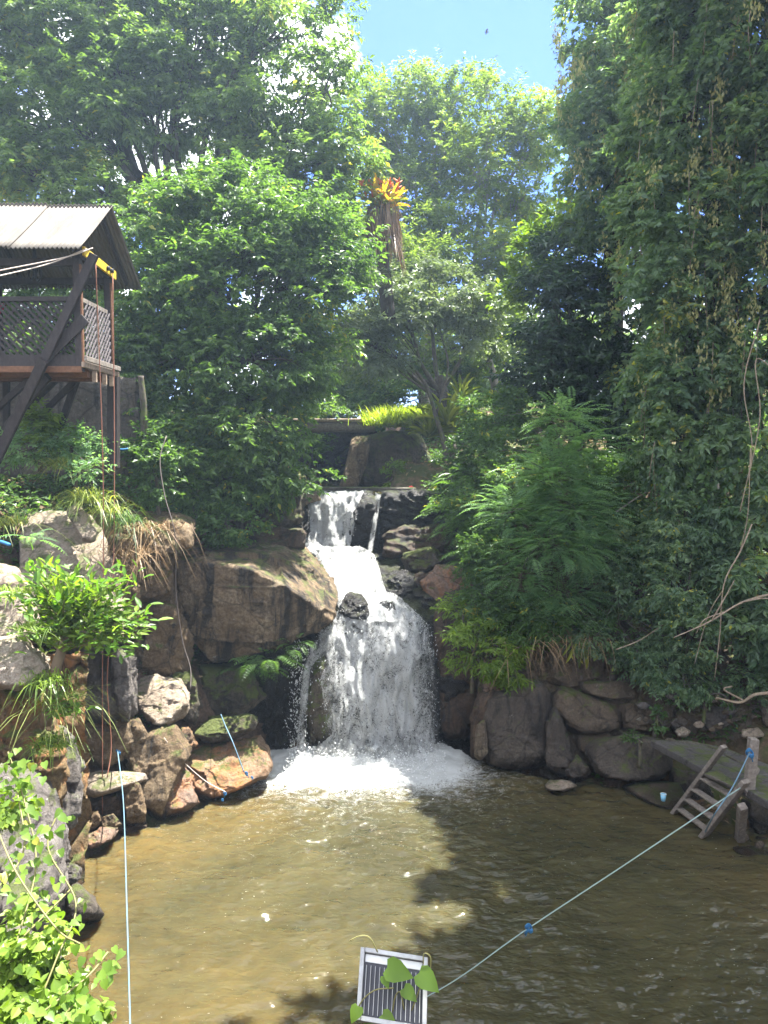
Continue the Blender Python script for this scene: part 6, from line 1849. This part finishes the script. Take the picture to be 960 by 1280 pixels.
def floodlight():
    Y = 3.0
    A, B, C_, D_ = at(453, 1187, Y + .06), at(536, 1200, Y + .02), at(528, 1283, Y - .14), at(447, 1278, Y - .12)
    ux = (B - A).normalized(); vy = (A - D_).normalized(); nn = ux.cross(vy).normalized()
    if nn.y > 0: nn = -nn
    w = (B - A).length; h = (A - D_).length
    c = (A + B + C_ + D_) / 4
    e = empty('floodlight', c, 'grey framed floodlight with dark cooling fins at the bottom centre', 'lamp')
    Mx = Matrix((ux, nn, vy)).transposed()
    def bx(nm, x, z, sx, sz, d0, d1, mat, par=e, bev=.002):
        p = c + ux * x + vy * z + nn * ((d0 + d1) / 2)
        return MB().box(p, (sx, d1 - d0, sz), Mx).build(nm, M[mat], par, bevel=bev)
    bx('housing', 0, 0, w * .97, h * .97, -.05, 0, 'dark_metal')
    bx('frame_side', -w / 2 + .008, 0, .018, h, -.03, .022, 'grey_metal'); bx('frame_side', w / 2 - .008, 0, .018, h, -.03, .022, 'grey_metal')
    bx('frame_side', 0, h / 2 - .008, w - .036, .018, -.03, .0215, 'grey_metal'); bx('frame_side', 0, -h / 2 + .008, w - .036, .018, -.03, .0215, 'grey_metal')
    bx('top_plate', 0, h / 2 - .034, w - .04, .030, 0, .006, 'white')
    for k in range(13):
        bx('fin', -w / 2 + .028 + k * (w - .056) / 12, -.018, .0022, h - .085, 0, .014, 'grey_metal', bev=0)
    MB().tube([c - nn * .05, c - nn * .12 - Vector((0, 0, .35)), c - nn * .1 - Vector((0, 0, 1.2)) ], .02, 8).build('bracket', M['grey_metal'], e, True)
    v = empty('vine_sprig', D_, 'bright green heart leaved sprig twining over the floodlight', 'vine')
    r = random.Random(1)
    for pts in ([(440, 1285), (450, 1255), (468, 1238), (492, 1235)], [(500, 1290), (515, 1262), (525, 1235), (533, 1222)], [(472, 1190), (462, 1172), (450, 1170), (437, 1176)], [(488, 1290), (493, 1250), (500, 1240), (505, 1262)], [(538, 1214), (538, 1196), (530, 1192), (529, 1205)]):
        cv = curve([at(px, py, Y - .10) for px, py in pts], 14)
        MB().tube(cv, .0028, 5).build('stem', M['stem_green'], v, True)
    def lf(px, py, tx, ty, s=1):
        a, b = at(px, py, Y - .12), at(tx, ty, Y - .15)
        place_leaf(HEART, v, a, b - a, (r.uniform(-.3, .3), -.8, .6), (b - a).length * s * .92)
    lf(484, 1209, 520, 1224); lf(524, 1216, 552, 1243); lf(505, 1235, 523, 1254); lf(480, 1220, 486, 1238); lf(448, 1258, 438, 1282); lf(478, 1268, 498, 1285); lf(506, 1276, 520, 1292); lf(470, 1282, 452, 1290)
    place_leaf(HEART, v, at(455, 1275, Y - .1), (1, -.1, .2), (0, -1, .3), .05)
floodlight()

# a bird far up in the blue
def bird():
    c = at(608, 40, 60); e = empty('bird', c, 'tiny dark bird gliding high in the blue sky', 'bird')
    mb = MB(); mb.tube([c + Vector((-.13, 0, 0)), c + Vector((-.05, 0, .01)), c + Vector((.08, 0, .01)), c + Vector((.2, 0, 0))], [.01, .05, .05, .01], 8)
    mb.build('body', M['black'], e, True)
    for s in (-1, 1):
        V = np.array([c + Vector((-.05, 0, .02)), c + Vector((.07, 0, .02)), c + Vector((.10, s * .28, .07)), c + Vector((.02, s * .42, .03)), c + Vector((-.06, s * .2, .06))])
        o = link('wing', npmesh('wing', [tuple(v) for v in V], [(0, 1, 2), (0, 2, 4), (4, 2, 3)], M['black']), e)
        m = o.modifiers.new('t', 'SOLIDIFY'); m.thickness = .012
bird()


# ------------------------------------------------------------------ air
def haze():
    bm = bmesh.new(); bmesh.ops.create_cube(bm, size=1.0)
    me = bpy.data.meshes.new('haze'); bm.to_mesh(me); bm.free()
    o = link('haze', me); o.location = (0, 320, 12.3); o.scale = (860, 800, 29.6)
    t = NT('moist_air'); v = t.n('ShaderNodeVolumePrincipled')
    v.inputs['Color'].default_value = (.60, .79, 1.0, 1); v.inputs['Density'].default_value = .0016; v.inputs['Anisotropy'].default_value = .45
    t.l(v.outputs[0], t.out.inputs['Volume']); me.materials.append(t.m)
    tag(o, 'thin moist air over the pool and trees', kind='stuff')
haze()
